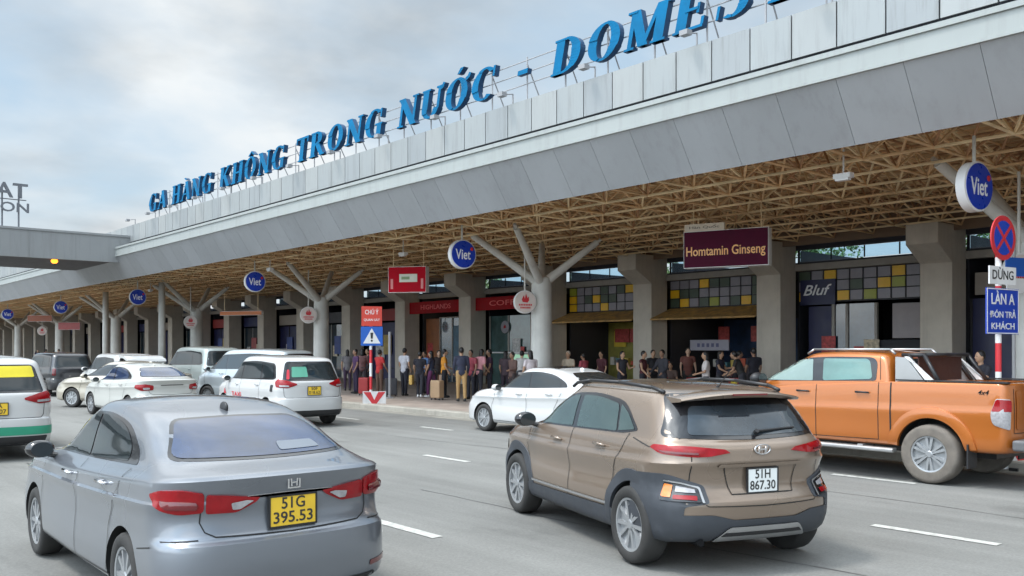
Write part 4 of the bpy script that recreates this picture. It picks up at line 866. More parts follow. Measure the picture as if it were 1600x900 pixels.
class Car:
    def __init__(s, name, cx, cz, th, label, paint, cat='car', group=None):
        x, y = cam2w(cx, cz)
        s.e = empty(name, (x, y, .012), R(90-VIEW+th), label, cat, group); s.paint = paint
    def body(s, keys, ztop, wheels, ra, xc=0, extra=None, ref=None, name='body'):
        me = loft_mesh(keys, ztop, name, [s.paint, M_well], xc)
        s.bvh = BVHTree.FromPolygons([v.co.copy() for v in me.vertices], [tuple(p.vertices) for p in me.polygons])
        s.ref = ref; s.setn(me)
        if wheels:
            c = MB(); c.cur = 1
            for (wx, wy) in wheels:
                for sg in (1, -1):
                    c.lathe([(ra, .0), (ra, .75)], 48, Matrix.Translation((wx, sg*(wy-.32), s.wz)) @ Matrix.Rotation(-sg*R(90), 4, 'X'))
            cm = c.mesh('cut', [s.paint, M_well])
            co = bpy.data.objects.new('cut', cm); COL.objects.link(co)
            def f(o):
                md = o.modifiers.new('b', 'BOOLEAN'); md.object = co; md.operation = 'DIFFERENCE'; md.solver = 'EXACT'
            me = apply_mods(me, [f]); bpy.data.objects.remove(co)
        for p in me.polygons: p.use_smooth = True
        me.set_sharp_from_angle(angle=R(38)); me.name = name
        s.b = link(name, me, s.e); return s.b
    def setn(s, me):
        s.vn = [v.normal.copy() for v in me.vertices]; s.vc = [v.co.copy() for v in me.vertices]; s.pl = [tuple(p.vertices) for p in me.polygons]
        # outward check
        i = max(range(len(s.vc)), key=lambda k: s.vc[k].z)
        if s.vn[i].z < 0: s.vn = [-n for n in s.vn]
    def ray(s, mode, u, v, sg=1):
        p, n, f = s.ray0(mode, u, v, sg)
        if f is None: return p, n
        ww = Vector((0, 0, 0))
        for k in s.pl[f]: ww += s.vn[k]/max((s.vc[k]-p).length, .002)
        if ww.length > 0 and ww.normalized().dot(n) > .3: n = ww.normalized()
        return p, n
    def ray0(s, mode, u, v, sg=1):
        if mode == 'side': o, d = Vector((u, 3*sg, v)), Vector((0, -sg, 0))
        elif mode == 'rear': o, d = Vector((-6, u, v)), Vector((1, 0, 0))
        elif mode == 'front': o, d = Vector((6, u, v)), Vector((-1, 0, 0))
        elif mode == 'top': o, d = Vector((u, v, 5)), Vector((0, 0, -1))
        else:   # wrap: u = metres around the rear outline from the rear centre (sign sg)
            P, L = s.refl(); x = np.interp(u, L, P[:, 0]); y = np.interp(u, L, P[:, 1]); 
            e = .06; x1, y1 = np.interp(u+e, L, P[:, 0]), np.interp(u+e, L, P[:, 1]); x0, y0 = np.interp(max(u-e, 0), L, P[:, 0]), np.interp(max(u-e, 0), L, P[:, 1])
            t = Vector((x1-x0, (y1-y0), 0)).normalized(); nrm = Vector((-t.y, t.x, 0))   # outward for y>0 half, travelling rear->front
            if nrm.dot(Vector((x, y*1.5, 0))-Vector((0, 0, 0))) < 0: nrm = -nrm
            o = Vector((x, y, v))+nrm*1.0; d = -nrm
            o.y *= sg; d.y *= sg
        h = s.bvh.ray_cast(o, d)
        if h[0] is None:
            h = s.bvh.find_nearest(o+d*(1.0 if mode == 'wrap' else (3-.7 if mode == 'side' else 3.9)))
            if h[0] is None: return o, -d, None
        n = h[1]
        if n.dot(d) > 0: n = -n
        return h[0], n, h[2]
    def refl(s):
        if not hasattr(s, '_r'):
            P = s.ref['P']; s._r = (P, np.concatenate([[0], np.cumsum(np.hypot(np.diff(P[:, 0]), np.diff(P[:, 1])))]))
        return s._r
    def patch(s, name, poly, mode, m, eps=.004, sg=1, r=.03, parent=None, both=False, grid=.07, rim=True, label=None, dome=0):
        if both:
            return [s.patch(name, poly, mode, m, eps, g, r, parent, False, grid, rim, label, dome) for g in (1, -1)]
        B = rpoly(poly, r); D = []
        for i, p in enumerate(B):
            q = B[(i+1) % len(B)]; k = max(1, int((q-p).length/grid+.5))
            for j in range(k): 
                pt = p.lerp(q, j/k)
                if not D or (pt-D[-1]).length > 1e-4: D.append(pt)
        if (D[0]-D[-1]).length < 1e-4: D.pop()
        nb = len(D)
        x0, x1 = min(p.x for p in D), max(p.x for p in D); y0, y1 = min(p.y for p in D), max(p.y for p in D)
        def ins(x, y):
            c = False; j = nb-1
            for i in range(nb):
                if (D[i].y > y) != (D[j].y > y) and x < (D[j].x-D[i].x)*(y-D[i].y)/(D[j].y-D[i].y)+D[i].x: c = not c
                j = i
            return c
        I = []
        nx, ny = int((x1-x0)/grid)+1, int((y1-y0)/grid)+1
        for i in range(1, nx+1):
            for j in range(1, ny+1):
                x, y = x0+(x1-x0)*i/(nx+1), y0+(y1-y0)*j/(ny+1)
                if ins(x, y) and min((p-Vector((x, y))).length for p in D) > grid*.35: I.append(Vector((x, y)))
        vs, _, fs, *_ = delaunay_2d_cdt(D+I, [], [list(range(nb))], 1, 1e-6)
        out = []; inn = []; nor = []
        for p in vs:
            h, n = s.ray(mode, p.x, p.y, sg)
            dd = min((q-p).length for q in D) if dome else 0
            nor.append(n); out.append(h+n*(eps+dome*min(1, dd/.06))); inn.append(h-n*.006)
        # boundary edges
        cnt = {}
        for f in fs:
            for i in range(len(f)):
                e = (f[i], f[(i+1) % len(f)]); cnt[tuple(sorted(e))] = cnt.get(tuple(sorted(e)), []) + [e]
        mb = MB(); mb.smooth = True; mb.add(out, fs)
        if rim:
            mb.smooth = False; es = [e[0] for e in cnt.values() if len(e) == 1]; ids = sorted({i for e in es for i in e}); mp = {k: i for i, k in enumerate(ids)}
            base = len(mb.v); mb.v += [tuple(inn[i]) for i in ids]
            for a, b in es: mb.f.append([a, b, base+mp[b], base+mp[a]]); mb.m.append(0); mb.sm.append(False)
        me = bpy.data.meshes.new(name); me.from_pydata(mb.v, [], mb.f); me.materials.append(m)
        f0 = me.polygons[0]
        if Vector(f0.normal).dot(nor[f0.vertices[0]]) < 0: me.flip_normals()
        for p in me.polygons: p.use_smooth = True
        if not dome:
            nn = [tuple(q) for q in nor]+[tuple(nor[i]) for i in (ids if rim else [])]
            me.normals_split_custom_set_from_vertices(nn)
        else: me.set_sharp_from_angle(angle=R(50))
        o = link(name, me, parent or s.e)
        if label: o['label'] = label
        return o
    def strips(s, name, lines, m, w=.007, eps=.004, parent=None):
        for mode, sg, pts in lines:
            mb = MB(); P = []
            for i in range(len(pts)-1):
                a, b = Vector(pts[i]), Vector(pts[i+1]); k = max(1, int((b-a).length/.05))
                P += [a.lerp(b, j/k) for j in range(k)]
            P.append(Vector(pts[-1])); L = []; Rr = []
            for i, p in enumerate(P):
                t = (P[min(i+1, len(P)-1)]-P[max(i-1, 0)]); t = t.normalized() if t.length > 0 else Vector((1, 0)); nn = Vector((-t.y, t.x))*w/2
                for arr, q in ((L, p+nn), (Rr, p-nn)):
                    h, n = s.ray(mode, q.x, q.y, sg); arr.append(h+n*eps)
            n = len(P); mb.add(L+Rr, [(i, i+1, n+i+1, n+i) for i in range(n-1)]); mb.build(name, m, parent or s.e)
    def wheel(s, x, y, r, w=.2, style='ten', rr=None, tyre=None, rimm=None, spokes=5, parent=None):
        rr = rr or r*.66; sg = 1 if y > 0 else -1
        T = Matrix.Translation((x, y, r)) @ Matrix.Rotation(-sg*R(90), 4, 'X')  # local +z -> outward (sg*y)
        t = MB(); t.smooth = True
        t.lathe([(rr, -w/2), (r*.93, -w/2), (r*.985, -w*.4), (r, -w*.2), (r, w*.2), (r*.985, w*.4), (r*.94, w*.5), (r*.86, w*.53), (rr*1.04, w*.5), (rr, w*.44), (rr, w*.02)], 40, T, close=False)
        o = t.build('wheel', tyre or M_tyre, s.e, smooth=50)
        k = MB(); k.smooth = False
        k.cur = 1; k.lathe([(rr*.97, w*.04), (rr*.97, w*.08), (.02, w*.08)], 32, T)
        k.cur = 0
        k.lathe([(rr*1.01, w*.3), (rr*1.01, w*.47), (rr*.93, w*.45), (rr*.91, w*.1), (rr*.9, w*.1)], 40, T)
        k.lathe([(rr*.2, w*.2), (rr*.2, w*.42), (rr*.15, w*.45), (.01, w*.45)], 20, T)
        for i in range(spokes):
            a0 = 2*math.pi*i/spokes+math.pi/2
            offs = (-.17, .17) if style in ('ten', 'y') else (0,)
            for of in offs:
                wd = rr*(.07 if len(offs) == 2 else .16)
                a1 = a0+of*(1.0 if style == 'ten' else 1.7); ai = a0+of*(.9 if style == 'ten' else .35)
                ci, si, c1, s1 = math.cos(ai), math.sin(ai), math.cos(a1), math.sin(a1)
                pi = Vector((ci*rr*.12, si*rr*.12)); po = Vector((c1*rr*.95, s1*rr*.95)); d = (po-pi).normalized(); nn = Vector((-d.y, d.x))
                q = [pi-nn*wd*.8, po-nn*wd*1.15, po+nn*wd*1.15, pi+nn*wd*.8]
                k.prism([(v.x, v.y) for v in q], w*.24, w*(.41+.004*i), T)
        k.build('rim', [rimm or M_rim, M_rimd], o)
        return o
    def mirror(s, x, y, z, m=None, sg=1, size=1):
        o = MB(); o.smooth = True
        o.ball((x, sg*(y+.1*size), z+.02), (.085*size, .115*size, .075*size), 14, 10)
        o.smooth = False; o.tube((x-.01, sg*(y-.08), z-.06), (x, sg*(y+.05), z-.02), .03, .025, 8)
        p = o.build('wing_mirror', m or s.paint, s.e)
        g = MB(); g.lathe([(.001, 0), (.085*size, 0), (.085*size, .004), (.001, .004)], 20, Matrix.Translation((x-.085*size, sg*(y+.1*size), z+.02)) @ Matrix.Rotation(R(90), 4, 'Y') @ Matrix.Scale(.75, 4, (1, 0, 0)))
        g.build('mirror_glass', M_glass, p)
    def handle(s, x, z, m, sg=1, l=.17):
        h, n = s.ray('side', x, z, sg); o = MB(); o.smooth = True
        o.tube(h+n*.03+Vector((-l/2, 0, 0)), h+n*.03+Vector((l/2, 0, .004)), .013, .016, 8)
        o.tube(h-n*.01+Vector((-l/2+.01, 0, 0)), h+n*.03+Vector((-l/2+.01, 0, 0)), .012, None, 6); o.tube(h-n*.01+Vector((l/2-.01, 0, 0)), h+n*.03+Vector((l/2-.01, 0, 0)), .012, None, 6)
        o.build('door_handle', m, s.e)
    def plate(s, x, z, lines, m, w=.33, h=.2, y=0, tilt=0, one=False):
        o = MB(); o.box((x-.008, y, z), (.014, w, h)); p = o.build('licence_plate', m, s.e)
        f = MB()
        for (dy, dz, ww, hh) in ((0, h/2, w+.01, .012), (0, -h/2, w+.01, .012), (w/2, 0, .012, h), (-w/2, 0, .012, h)): f.box((x-.009, y+dy, z+dz), (.02, ww, hh))
        f.build('plate_frame', M_black, p)
        n = len(lines)
        for i, t in enumerate(lines):
            zz = z+(h*.24 if i == 0 and n == 2 else (-h*.22 if n == 2 else 0))
            text(t, h*(.52 if n == 2 else 1.0), M_ink, p, facing((x-.0165, y, zz), (-1, 0)), ext=.001, width=w*(.5 if (i == 0 and n == 2) else .84))
    def ring(s, name, x, z, r0, r1, a0, a1, m, eps, both=True, n=26):
        for sg in (1, -1):
            mb = MB(); mb.smooth = True; rows = []
            for i in range(n+1):
                a = R(a0+(a1-a0)*i/n); row = []
                for k, rr in enumerate((r0, r0+.001, (r0+r1)/2, r1-.005, r1)):
                    h, nn = s.ray('side', x+rr*math.cos(a), z+rr*math.sin(a), sg)
                    e = (-.02, eps, eps*1.2, eps*.7, -.004)[k]
                    row.append(h+Vector((0, sg, 0))*e)
                rows.append(row)
            m5 = 5; vs = [p for r_ in rows for p in r_]
            mb.add(vs, [(i*m5+k, i*m5+k+1, (i+1)*m5+k+1, (i+1)*m5+k) for i in range(n) for k in range(m5-1)])
            mb.build(name, m, s.e, smooth=40)
def paintmat(name, col, metal=.0, rough=.35, coat=1, grime=.12):
    grime = 0
    return mat(name, col, rough, metal=metal, coat=coat, var=.02, scale=.8, coatr=.02, det=1)

# ---- sedan -----------------------------------------------------------------
def sedan(name, cx, cz, th, label, paint, hero=False, plate=None, L=4.44, W=.848, group='cars on the terminal road', glass=None, lampstyle=0, darkroof=False, H=1.0):
    c = Car(name, cx, cz, th, label, paint, 'car', group); c.wz = .31
    xr, xf = -L/2, L/2; hw = W
    zs = [(xr, .98), (-1.6, 1.0), (0, .965), (1.2, .93), (xf, .80)]
    def zp(r_, m_, f_): return [(xr, r_), (-1.3, (r_+m_)/2+.0), (0, m_), (1.3, (f_+m_)/2+.01), (xf, f_)]
    K = [loop(xr+.16, xf-.14, hw-.075, .21, .4, .5, 3, 2.6, seg=3),
         loop(xr+.05, xf-.05, hw-.028, .255, .42, .55, 3.2, 2.6, seg=3),
         loop(xr+.02, xf-.02, hw-.012, [(xr, .36), (0, .30), (xf, .34)], .42, .6, 3.2, 2.5, seg=4),
         loop(xr, xf, hw-.006, [(xr, .50), (0, .42), (xf, .48)], .45, .62, 3.0, 2.4, seg=4),
         loop(xr+.005, xf-.005, hw-.014, zp(.625, .56, .60), .46, .64, 3.0, 2.4, seg=2),
         loop(xr+.05, xf-.02, hw-.016, zp(.655, .60, .63), .46, .66, 3.0, 2.4, seg=4),
         loop(xr+.085, xf-.05, hw-.014, zp(.80, .72, .70), .46, .70, 3.0, 2.3, seg=4),
         loop(xr+.075, xf-.09, hw+.004, zp(.885, .805, .748), .47, .74, 3.0, 2.3, seg=1),
         loop(xr+.078, xf-.10, hw-.018, zp(.898, .818, .757), .47, .75, 3.0, 2.3, seg=3),
         loop(xr+.025, xf-.16, hw-.03, zp(1.03, .905, .80), .5, .78, 3.0, 2.3, seg=1),
         loop(xr+.045, xf-.20, hw-.045, zp(1.048, .925, .83), .5, .78, 3.0, 2.3, seg=2),
         loop(xr+.11, xf-.30, hw-.075, zp(1.065, .955, .865), .5, .75, 3.0, 2.3, seg=6),
         loop(xr+.36, xf-1.16, hw-.105, [(xr+.34, 1.10), (-1.0, 1.03), (0, .995), (1.04, 1.0)], .38, .45, 3.6, 2.6, bow=.045, seg=2),
         loop(xr+.44, xf-1.24, hw-.118, [(xr+.42, 1.128), (-1.0, 1.045), (0, 1.01), (1.0, 1.03)], .38, .45, 3.6, 2.6, bow=.05, seg=6),
         loop(xr+.80, xf-1.66, hw-.195, [(xr+.78, 1.275), (-.6, 1.25), (.6, 1.27)], .34, .42, 3.6, 2.8, bow=.06, seg=5),
         loop(xr+1.08, xf-1.96, hw-.265, [(xr+1.06, 1.362), (-.4, 1.395), (.3, 1.41)], .30, .36, 3.4, 3, bow=.07, seg=3),
         loop(xr+1.17, xf-2.03, hw-.305, [(xr+1.15, 1.384), (-.4, 1.425), (.22, 1.428)], .28, .33, 3.2, 3, bow=.07, seg=2),
         loop(xr+1.26, xf-2.1, hw-.36, [(xr+1.25, 1.40), (-.4, 1.44), (.16, 1.44)], .26, .30, 3, 3, bow=.07, seg=1)]
    ax = L/2-.92; fx, rx = ax+.0, -(L/2-.95)+.0
    fx, rx = 1.3, -1.3
    c.body(K, 1.470, [(fx, W), (rx, W)], .345, xc=-.35, ref=loop(xr, xf, hw, 0, .45, .62, 3, 2.4))
    g = glass or M_glass
    # side glass
    dlo = [(1.06, .985, .02), (.55, 1.24, .2), (.15, 1.345, .2), (-.35, 1.365, .2), (-.85, 1.305, .2), (-1.22, 1.15, .1), (-1.30, 1.055, .04), (-.2, 1.01, .2)]
    c.patch('window_trim', dlo, 'side', M_blackgl, .003, both=True)
    c.patch('window', [(.93, 1.0, .02), (.52, 1.215, .2), (.15, 1.318, .1), (-.10, 1.335, .02), (-.13, 1.02, .02)], 'side', g, .007, both=True)
    c.patch('window', [(-.19, 1.022, .02), (-.17, 1.338, .02), (-.5, 1.33, .2), (-.83, 1.27, .2), (-1.06, 1.16, .1), (-1.08, 1.06, .03)], 'side', g, .007, both=True)
    c.patch('rear_window_trim', [(-.645, 1.112, .05), (-.47, 1.348, .08), (0, 1.36, .2), (.47, 1.348, .08), (.645, 1.112, .05), (0, 1.10, .2)], 'rear', M_blackgl, .002, r=.05)
    c.patch('rear_window', [(-.62, 1.126, .06), (-.45, 1.335, .06), (0, 1.347, .2), (.45, 1.335, .06), (.62, 1.126, .06), (0, 1.114, .2)], 'rear', M_glassb if hero else g, .006, r=.05)
    c.patch('windscreen', [(-.66, 1.04, .06), (-.52, 1.37, .06), (0, 1.385, .2), (.52, 1.37, .06), (.66, 1.04, .06), (0, 1.03, .2)], 'front', g, .006)
    # lamps
    for sg in (1, -1):
        if lampstyle == 0:
            o = c.patch('tail_lamp', [(.597, .825, .03), (.592, .945, .02), (.74, .972, .05), (.93, .965, .03), (1.04, .935, .02), (1.02, .90, .02), (.92, .84, .06), (.78, .815, .05)], 'wrap', M_red, .014, sg, dome=.012)
            c.patch('lamp_lens', [(.64, .85, .02), (.64, .885, .02), (.93, .895, .02), (.88, .855, .03)], 'wrap', M_redd, .028, sg, parent=o)
            o = c.patch('tail_lamp', [(.585, .815, .02), (.58, .935, .02), (.40, .92, .03), (.22, .898, .01), (.25, .87, .01), (.38, .812, .02)], 'wrap', M_red, .014, sg, dome=.008)
            c.patch('lamp_lens', [(.41, .835, .01), (.42, .875, .01), (.32, .885, .01), (.27, .88, .01), (.36, .835, .01)], 'wrap', M_clear, .024, sg, parent=o)
        else:
            o = c.patch('tail_lamp', [(.50, .78, .04), (.50, .90, .03), (.72, .935, .04), (1.10, .91, .03), (1.08, .83, .03), (.85, .76, .05)], 'wrap', M_red, .012, sg, dome=.012)
            c.patch('lamp_lens', [(.6, .80, .02), (.6, .85, .02), (.8, .85, .02), (.78, .79, .02)], 'wrap', M_clear, .028, sg, parent=o)
        c.patch('bumper_reflector', [(.60, .335, .01), (.60, .37, .01), (.84, .385, .01), (.80, .345, .01)], 'wrap', M_redd, .006, sg)
        c.patch('headlamp', [(.45, .64), (.42, .72), (.75, .76), (.72, .66)], 'front', M_clear, .006, 1) if sg == 1 else c.patch('headlamp', [(-.45, .64), (-.42, .72), (-.75, .76), (-.72, .66)], 'front', M_clear, .006, 1)
    c.patch('grille', [(-.38, .58), (-.42, .70), (.42, .70), (.38, .58)], 'front', M_black, .006)
    c.patch('lower_grille', [(-.55, .28), (-.6, .45), (.6, .45), (.55, .28)], 'front', M_black, .006)
    # trunk details
    c.patch('chrome_strip', [(-.30, .892, .006), (-.30, .91, .006), (0, .916, .1), (.30, .91, .006), (.30, .892, .006), (0, .898, .1)], 'rear', M_chrome if hero else c.paint, .014)
    S = [('rear', 1, [(-.57, .925), (-.585, .76), (-.56, .70), (-.50, .668), (0, .655), (.50, .668), (.56, .70), (.585, .76), (.57, .925)]),
         ('rear', 1, [(-.78, .645), (-.60, .655)]), ('rear', 1, [(.78, .645), (.60, .655)])]
    for sg in (1, -1):
        S += [('side', sg, [(-.13, .26), (-.15, .6), (-.16, 1.0)]), ('side', sg, [(.98, .32), (1.0, .6), (.9, .80), (.95, .97)]),
              ('side', sg, [(-.95, .30), (-1.0, .45), (-1.0, .62), (-1.12, .80), (-1.25, 1.03)]), ('side', sg, [(-1.0, .275), (0, .262), (.98, .275)]),
              ('side', sg, [(-1.62, .56), (-1.85, .60)])]
    c.strips('panel_gap', S, M_seam, .008)
    c.patch('bumper_valance', [(-.62, .215, .02), (-.66, .285, .03), (.66, .285, .03), (.62, .215, .02)], 'rear', M_black, .006)
    for sg in (1, -1):
        c.mirror(.78, W-.06, .98, M_blackgl if hero else None, sg); c.handle(-.02 if 0 else .08, .875, c.paint if not hero else M_chrome, sg); c.handle(-.85, .90, c.paint if not hero else M_chrome, sg)
        for wx in (fx, rx): c.wheel(wx, sg*(W-.125), .305, .195, 'y', rr=.205, spokes=5)
    f = MB(); f.smooth = True; f.ball((xr+1.22, 0, 1.405), (.07, .02, .045), 12, 8); f.build('roof_antenna', M_black if hero else c.paint, c.e)
    if darkroof: c.patch('roof_panel', [(-.75, -.46), (-.75, .46), (.0, .5), (.0, -.5)], 'top', M_blackgl, .004)
    if plate: c.plate(xr+.085-.02 if hero else xr+.07, .79, plate[1], plate[0])
    return c
# ---- tall MPV / minivan -----------------------------------------------------
def mpv(name, cx, cz, th, label, paint, L=4.48, W=.88, H=1.70, plate=None, group='cars on the terminal road', glass=None, square=0, tail='bar', opened=False, dark_top=True):
    c = Car(name, cx, cz, th, label, paint, 'car', group); c.wz = .34
    xr, xf = -L/2, L/2; q = H/1.70
    def zp(r_, m_, f_): return [(xr, r_), (0, m_), (xf, f_)]
    hood = .62-.3*square
    K = [loop(xr+.14, xf-.14, W-.08, .24, .4, .5, 3, 2.6, seg=3),
         loop(xr+.03, xf-.05, W-.03, .29, .4, .55, 3.2, 2.6, seg=3),
         loop(xr, xf, W-.01, zp(.50, .44, .48), .42, .6, 3.2, 2.5, seg=4),
         loop(xr+.01, xf, W-.012, zp(.68, .60, .62), .42, .62, 3.2, 2.5, seg=2),
         loop(xr+.05, xf-.02, W-.02, zp(.71, .63, .65), .42, .62, 3.2, 2.5, seg=3),
         loop(xr+.06, xf-.06, W-.004, zp(.90*q, .84*q, .82*q), .42, .66, 3.2, 2.5, seg=3),
         loop(xr+.07, xf-.18, W-.025, zp(1.0*q, .95*q, .94*q), .42, .7, 3.2, 2.5, seg=3),
         loop(xr+.09, xf-.38, W-.045, zp(1.07*q, 1.03*q, 1.0*q), .40, .7, 3.4, 2.6, seg=4),
         loop(xr+.13, xf-hood-.35, W-.065, zp(1.11*q, 1.08*q, 1.10*q), .36, .5, 3.6, 2.8, seg=4),
         loop(xr+.25, xf-hood-.72, W-.125, zp(1.36*q, 1.36*q, 1.34*q), .32, .45, 3.8, 3, bow=.04, seg=4),
         loop(xr+.34, xf-hood-1.02, W-.19, [(xr, 1.56*q), (0, 1.60*q), (xf, 1.54*q)], .3, .40, 3.8, 3, bow=.05, seg=3),
         loop(xr+.40, xf-hood-1.12, W-.24, [(xr, 1.60*q), (0, 1.645*q), (xf, 1.58*q)], .3, .40, 3.6, 3, bow=.05, seg=2),
         loop(xr+.5, xf-hood-1.25, W-.32, [(xr, 1.625*q), (0, 1.672*q), (xf, 1.60*q)], .3, .40, 3.4, 3, bow=.05, seg=1)]
    fx, rx = 1.39, -1.37
    c.body(K, 1.70*q, [(fx, W), (rx, W)], .37, xc=-.4, ref=loop(xr, xf, W, 0, .42, .6, 3.2, 2.5))
    g = glass or M_glass; xw = xf-hood
    dlo = [(xw-.42, 1.09*q, .03), (xw-.86, 1.36*q, .2), (xw-1.15, 1.52*q, .15), (-.6, 1.56*q, .3), (xr+.62, 1.50*q, .12), (xr+.42, 1.16*q, .05), (xr+.55, 1.12*q, .06), (0, 1.10*q, .2)]
    c.patch('window_trim', dlo, 'side', M_blackgl, .003, both=True)
    c.patch('window', [(xw-.52, 1.115*q, .02), (xw-.88, 1.345*q, .1), (xw-1.15, 1.49*q, .08), (xw-1.36, 1.50*q, .02), (xw-1.36, 1.125*q, .02)], 'side', g, .007, both=True)
    c.patch('window', [(xw-1.43, 1.125*q, .02), (xw-1.43, 1.505*q, .02), (-.9, 1.52*q, .02), (-.95, 1.14*q, .02)], 'side', g, .007, both=True)
    c.patch('window', [(-1.02, 1.14*q, .02), (-.97, 1.52*q, .02), (xr+.70, 1.475*q, .08), (xr+.56, 1.17*q, .05)], 'side', g, .007, both=True)
    c.patch('rear_window_trim', [(-.72, 1.09*q, .06), (-.58, 1.545*q, .08), (.58, 1.545*q, .08), (.72, 1.09*q, .06)], 'rear', M_blackgl, .003)
    rw = c.patch('rear_window', [(-.66, 1.13*q, .06), (-.54, 1.50*q, .06), (.54, 1.50*q, .06), (.66, 1.13*q, .06)], 'rear', M_glass if not opened else M_blackgl, .007)
    c.patch('windscreen', [(-.70, 1.12*q, .06), (-.56, 1.5*q, .06), (.56, 1.5*q, .06), (.70, 1.12*q, .06)], 'front', g, .006)
    for sg in (1, -1):
        if tail == 'bar':
            o = c.patch('tail_lamp', [(.16, .985, .02), (.16, 1.08, .02), (.72, 1.10, .03), (.80, 1.30, .03), (.86, 1.30, .03), (.90, 1.08, .04), (1.10, 1.02, .03), (1.05, .93, .03), (.7, .93, .04), (.5, .985, .03)], 'wrap', M_red, .012, sg, dome=.012)
            c.patch('lamp_lens', [(.62, .955, .02), (.62, .99, .02), (.95, 1.0, .02), (.92, .96, .02)], 'wrap', M_clear, .026, sg, parent=o)
        elif tail == 'wide':
            o = c.patch('tail_lamp', [(.42, 1.0, .02), (.42, 1.03, .02), (.66, 1.10, .03), (1.0, 1.14, .03), (1.08, 1.08, .03), (1.0, .95, .03), (.66, .93, .04)], 'wrap', M_red, .012, sg, dome=.012)
            c.patch('lamp_lens', [(.62, .955, .02), (.62, .99, .02), (.90, 1.0, .02), (.88, .96, .02)], 'wrap', M_clear, .026, sg, parent=o)
        else:
            c.patch('tail_lamp', [(.70, .80*q, .02), (.70, 1.06*q, .02), (.86, 1.08*q, .03), (.86, .80*q, .03)], 'wrap', M_redd, .012, sg, dome=.012)
        s2 = 1 if sg == 1 else -1
        c.patch('headlamp', [(.50*s2, .72), (.45*s2, .82), (.78*s2, .88), (.76*s2, .76)], 'front', M_clear, .006)
        c.mirror(xw-.58, W-.07, 1.08*q, None, sg); c.handle(xw-1.2, .96*q, c.paint, sg); c.handle(-.85, .98*q, c.paint, sg)
        for wx in (fx, rx): c.wheel(wx, sg*(W-.13), .325, .205, 'y', rr=.21, spokes=5)
    c.patch('grille', [(-.4, .62), (-.42, .82), (.42, .82), (.4, .62)], 'front', M_black, .006)
    c.patch('bumper_valance', [(-.70, .25, .02), (-.76, .40, .03), (.76, .40, .03), (.70, .25, .02)], 'rear', M_black, .006)
    S = [('rear', 1, [(-.73, 1.1*q), (-.70, .75), (-.66, .70), (.66, .70), (.70, .75), (.73, 1.1*q)])]
    for sg in (1, -1):
        S += [('side', sg, [(xw-1.39, .30), (xw-1.39, 1.12*q)]), ('side', sg, [(xw-.5, .40), (xw-.42, .8), (xw-.44, 1.08*q)]),
              ('side', sg, [(-.85, .34), (-.9, .6), (-.98, .8), (-.99, 1.13*q)]), ('side', sg, [(-.95, .30), (.9, .30)])]
    c.strips('panel_gap', S, M_seam, .008)
    if opened:
        tg = MB(); T = Matrix.Translation((xr+.36, 0, 1.60*q)) @ Matrix.Rotation(R(-6), 4, 'Y')
        tg.smooth = False
        prof = [(0, 0), (-.10, .035), (-.55, .05), (-.95, -.02), (-1.0, -.09), (-.9, -.09), (-.5, -.03), (-.05, -.05)]
        tg.prism(prof, -.66, .66, T @ Matrix(((1, 0, 0, 0), (0, 0, 1, 0), (0, 1, 0, 0), (0, 0, 0, 1))))
        t = tg.build('tailgate', paint, c.e, label='raised') if False else tg.build('tailgate', paint, c.e); t['label'] = 'tailgate raised open over the boot'
        gl = MB(); gl.box((-.4, 0, -.052), (.5, 1.1, .01), M=T); gl.build('tailgate_window', M_blackgl, t)
        for sg in (1, -1):
            st = MB(); st.tube((xr+.3, sg*.6, 1.25*q), (xr-.2, sg*.6, 1.56*q), .012); st.build('gas_strut', M_black, c.e)
    if plate: c.plate(xr+.04, .86, plate[1], plate[0])
    return c
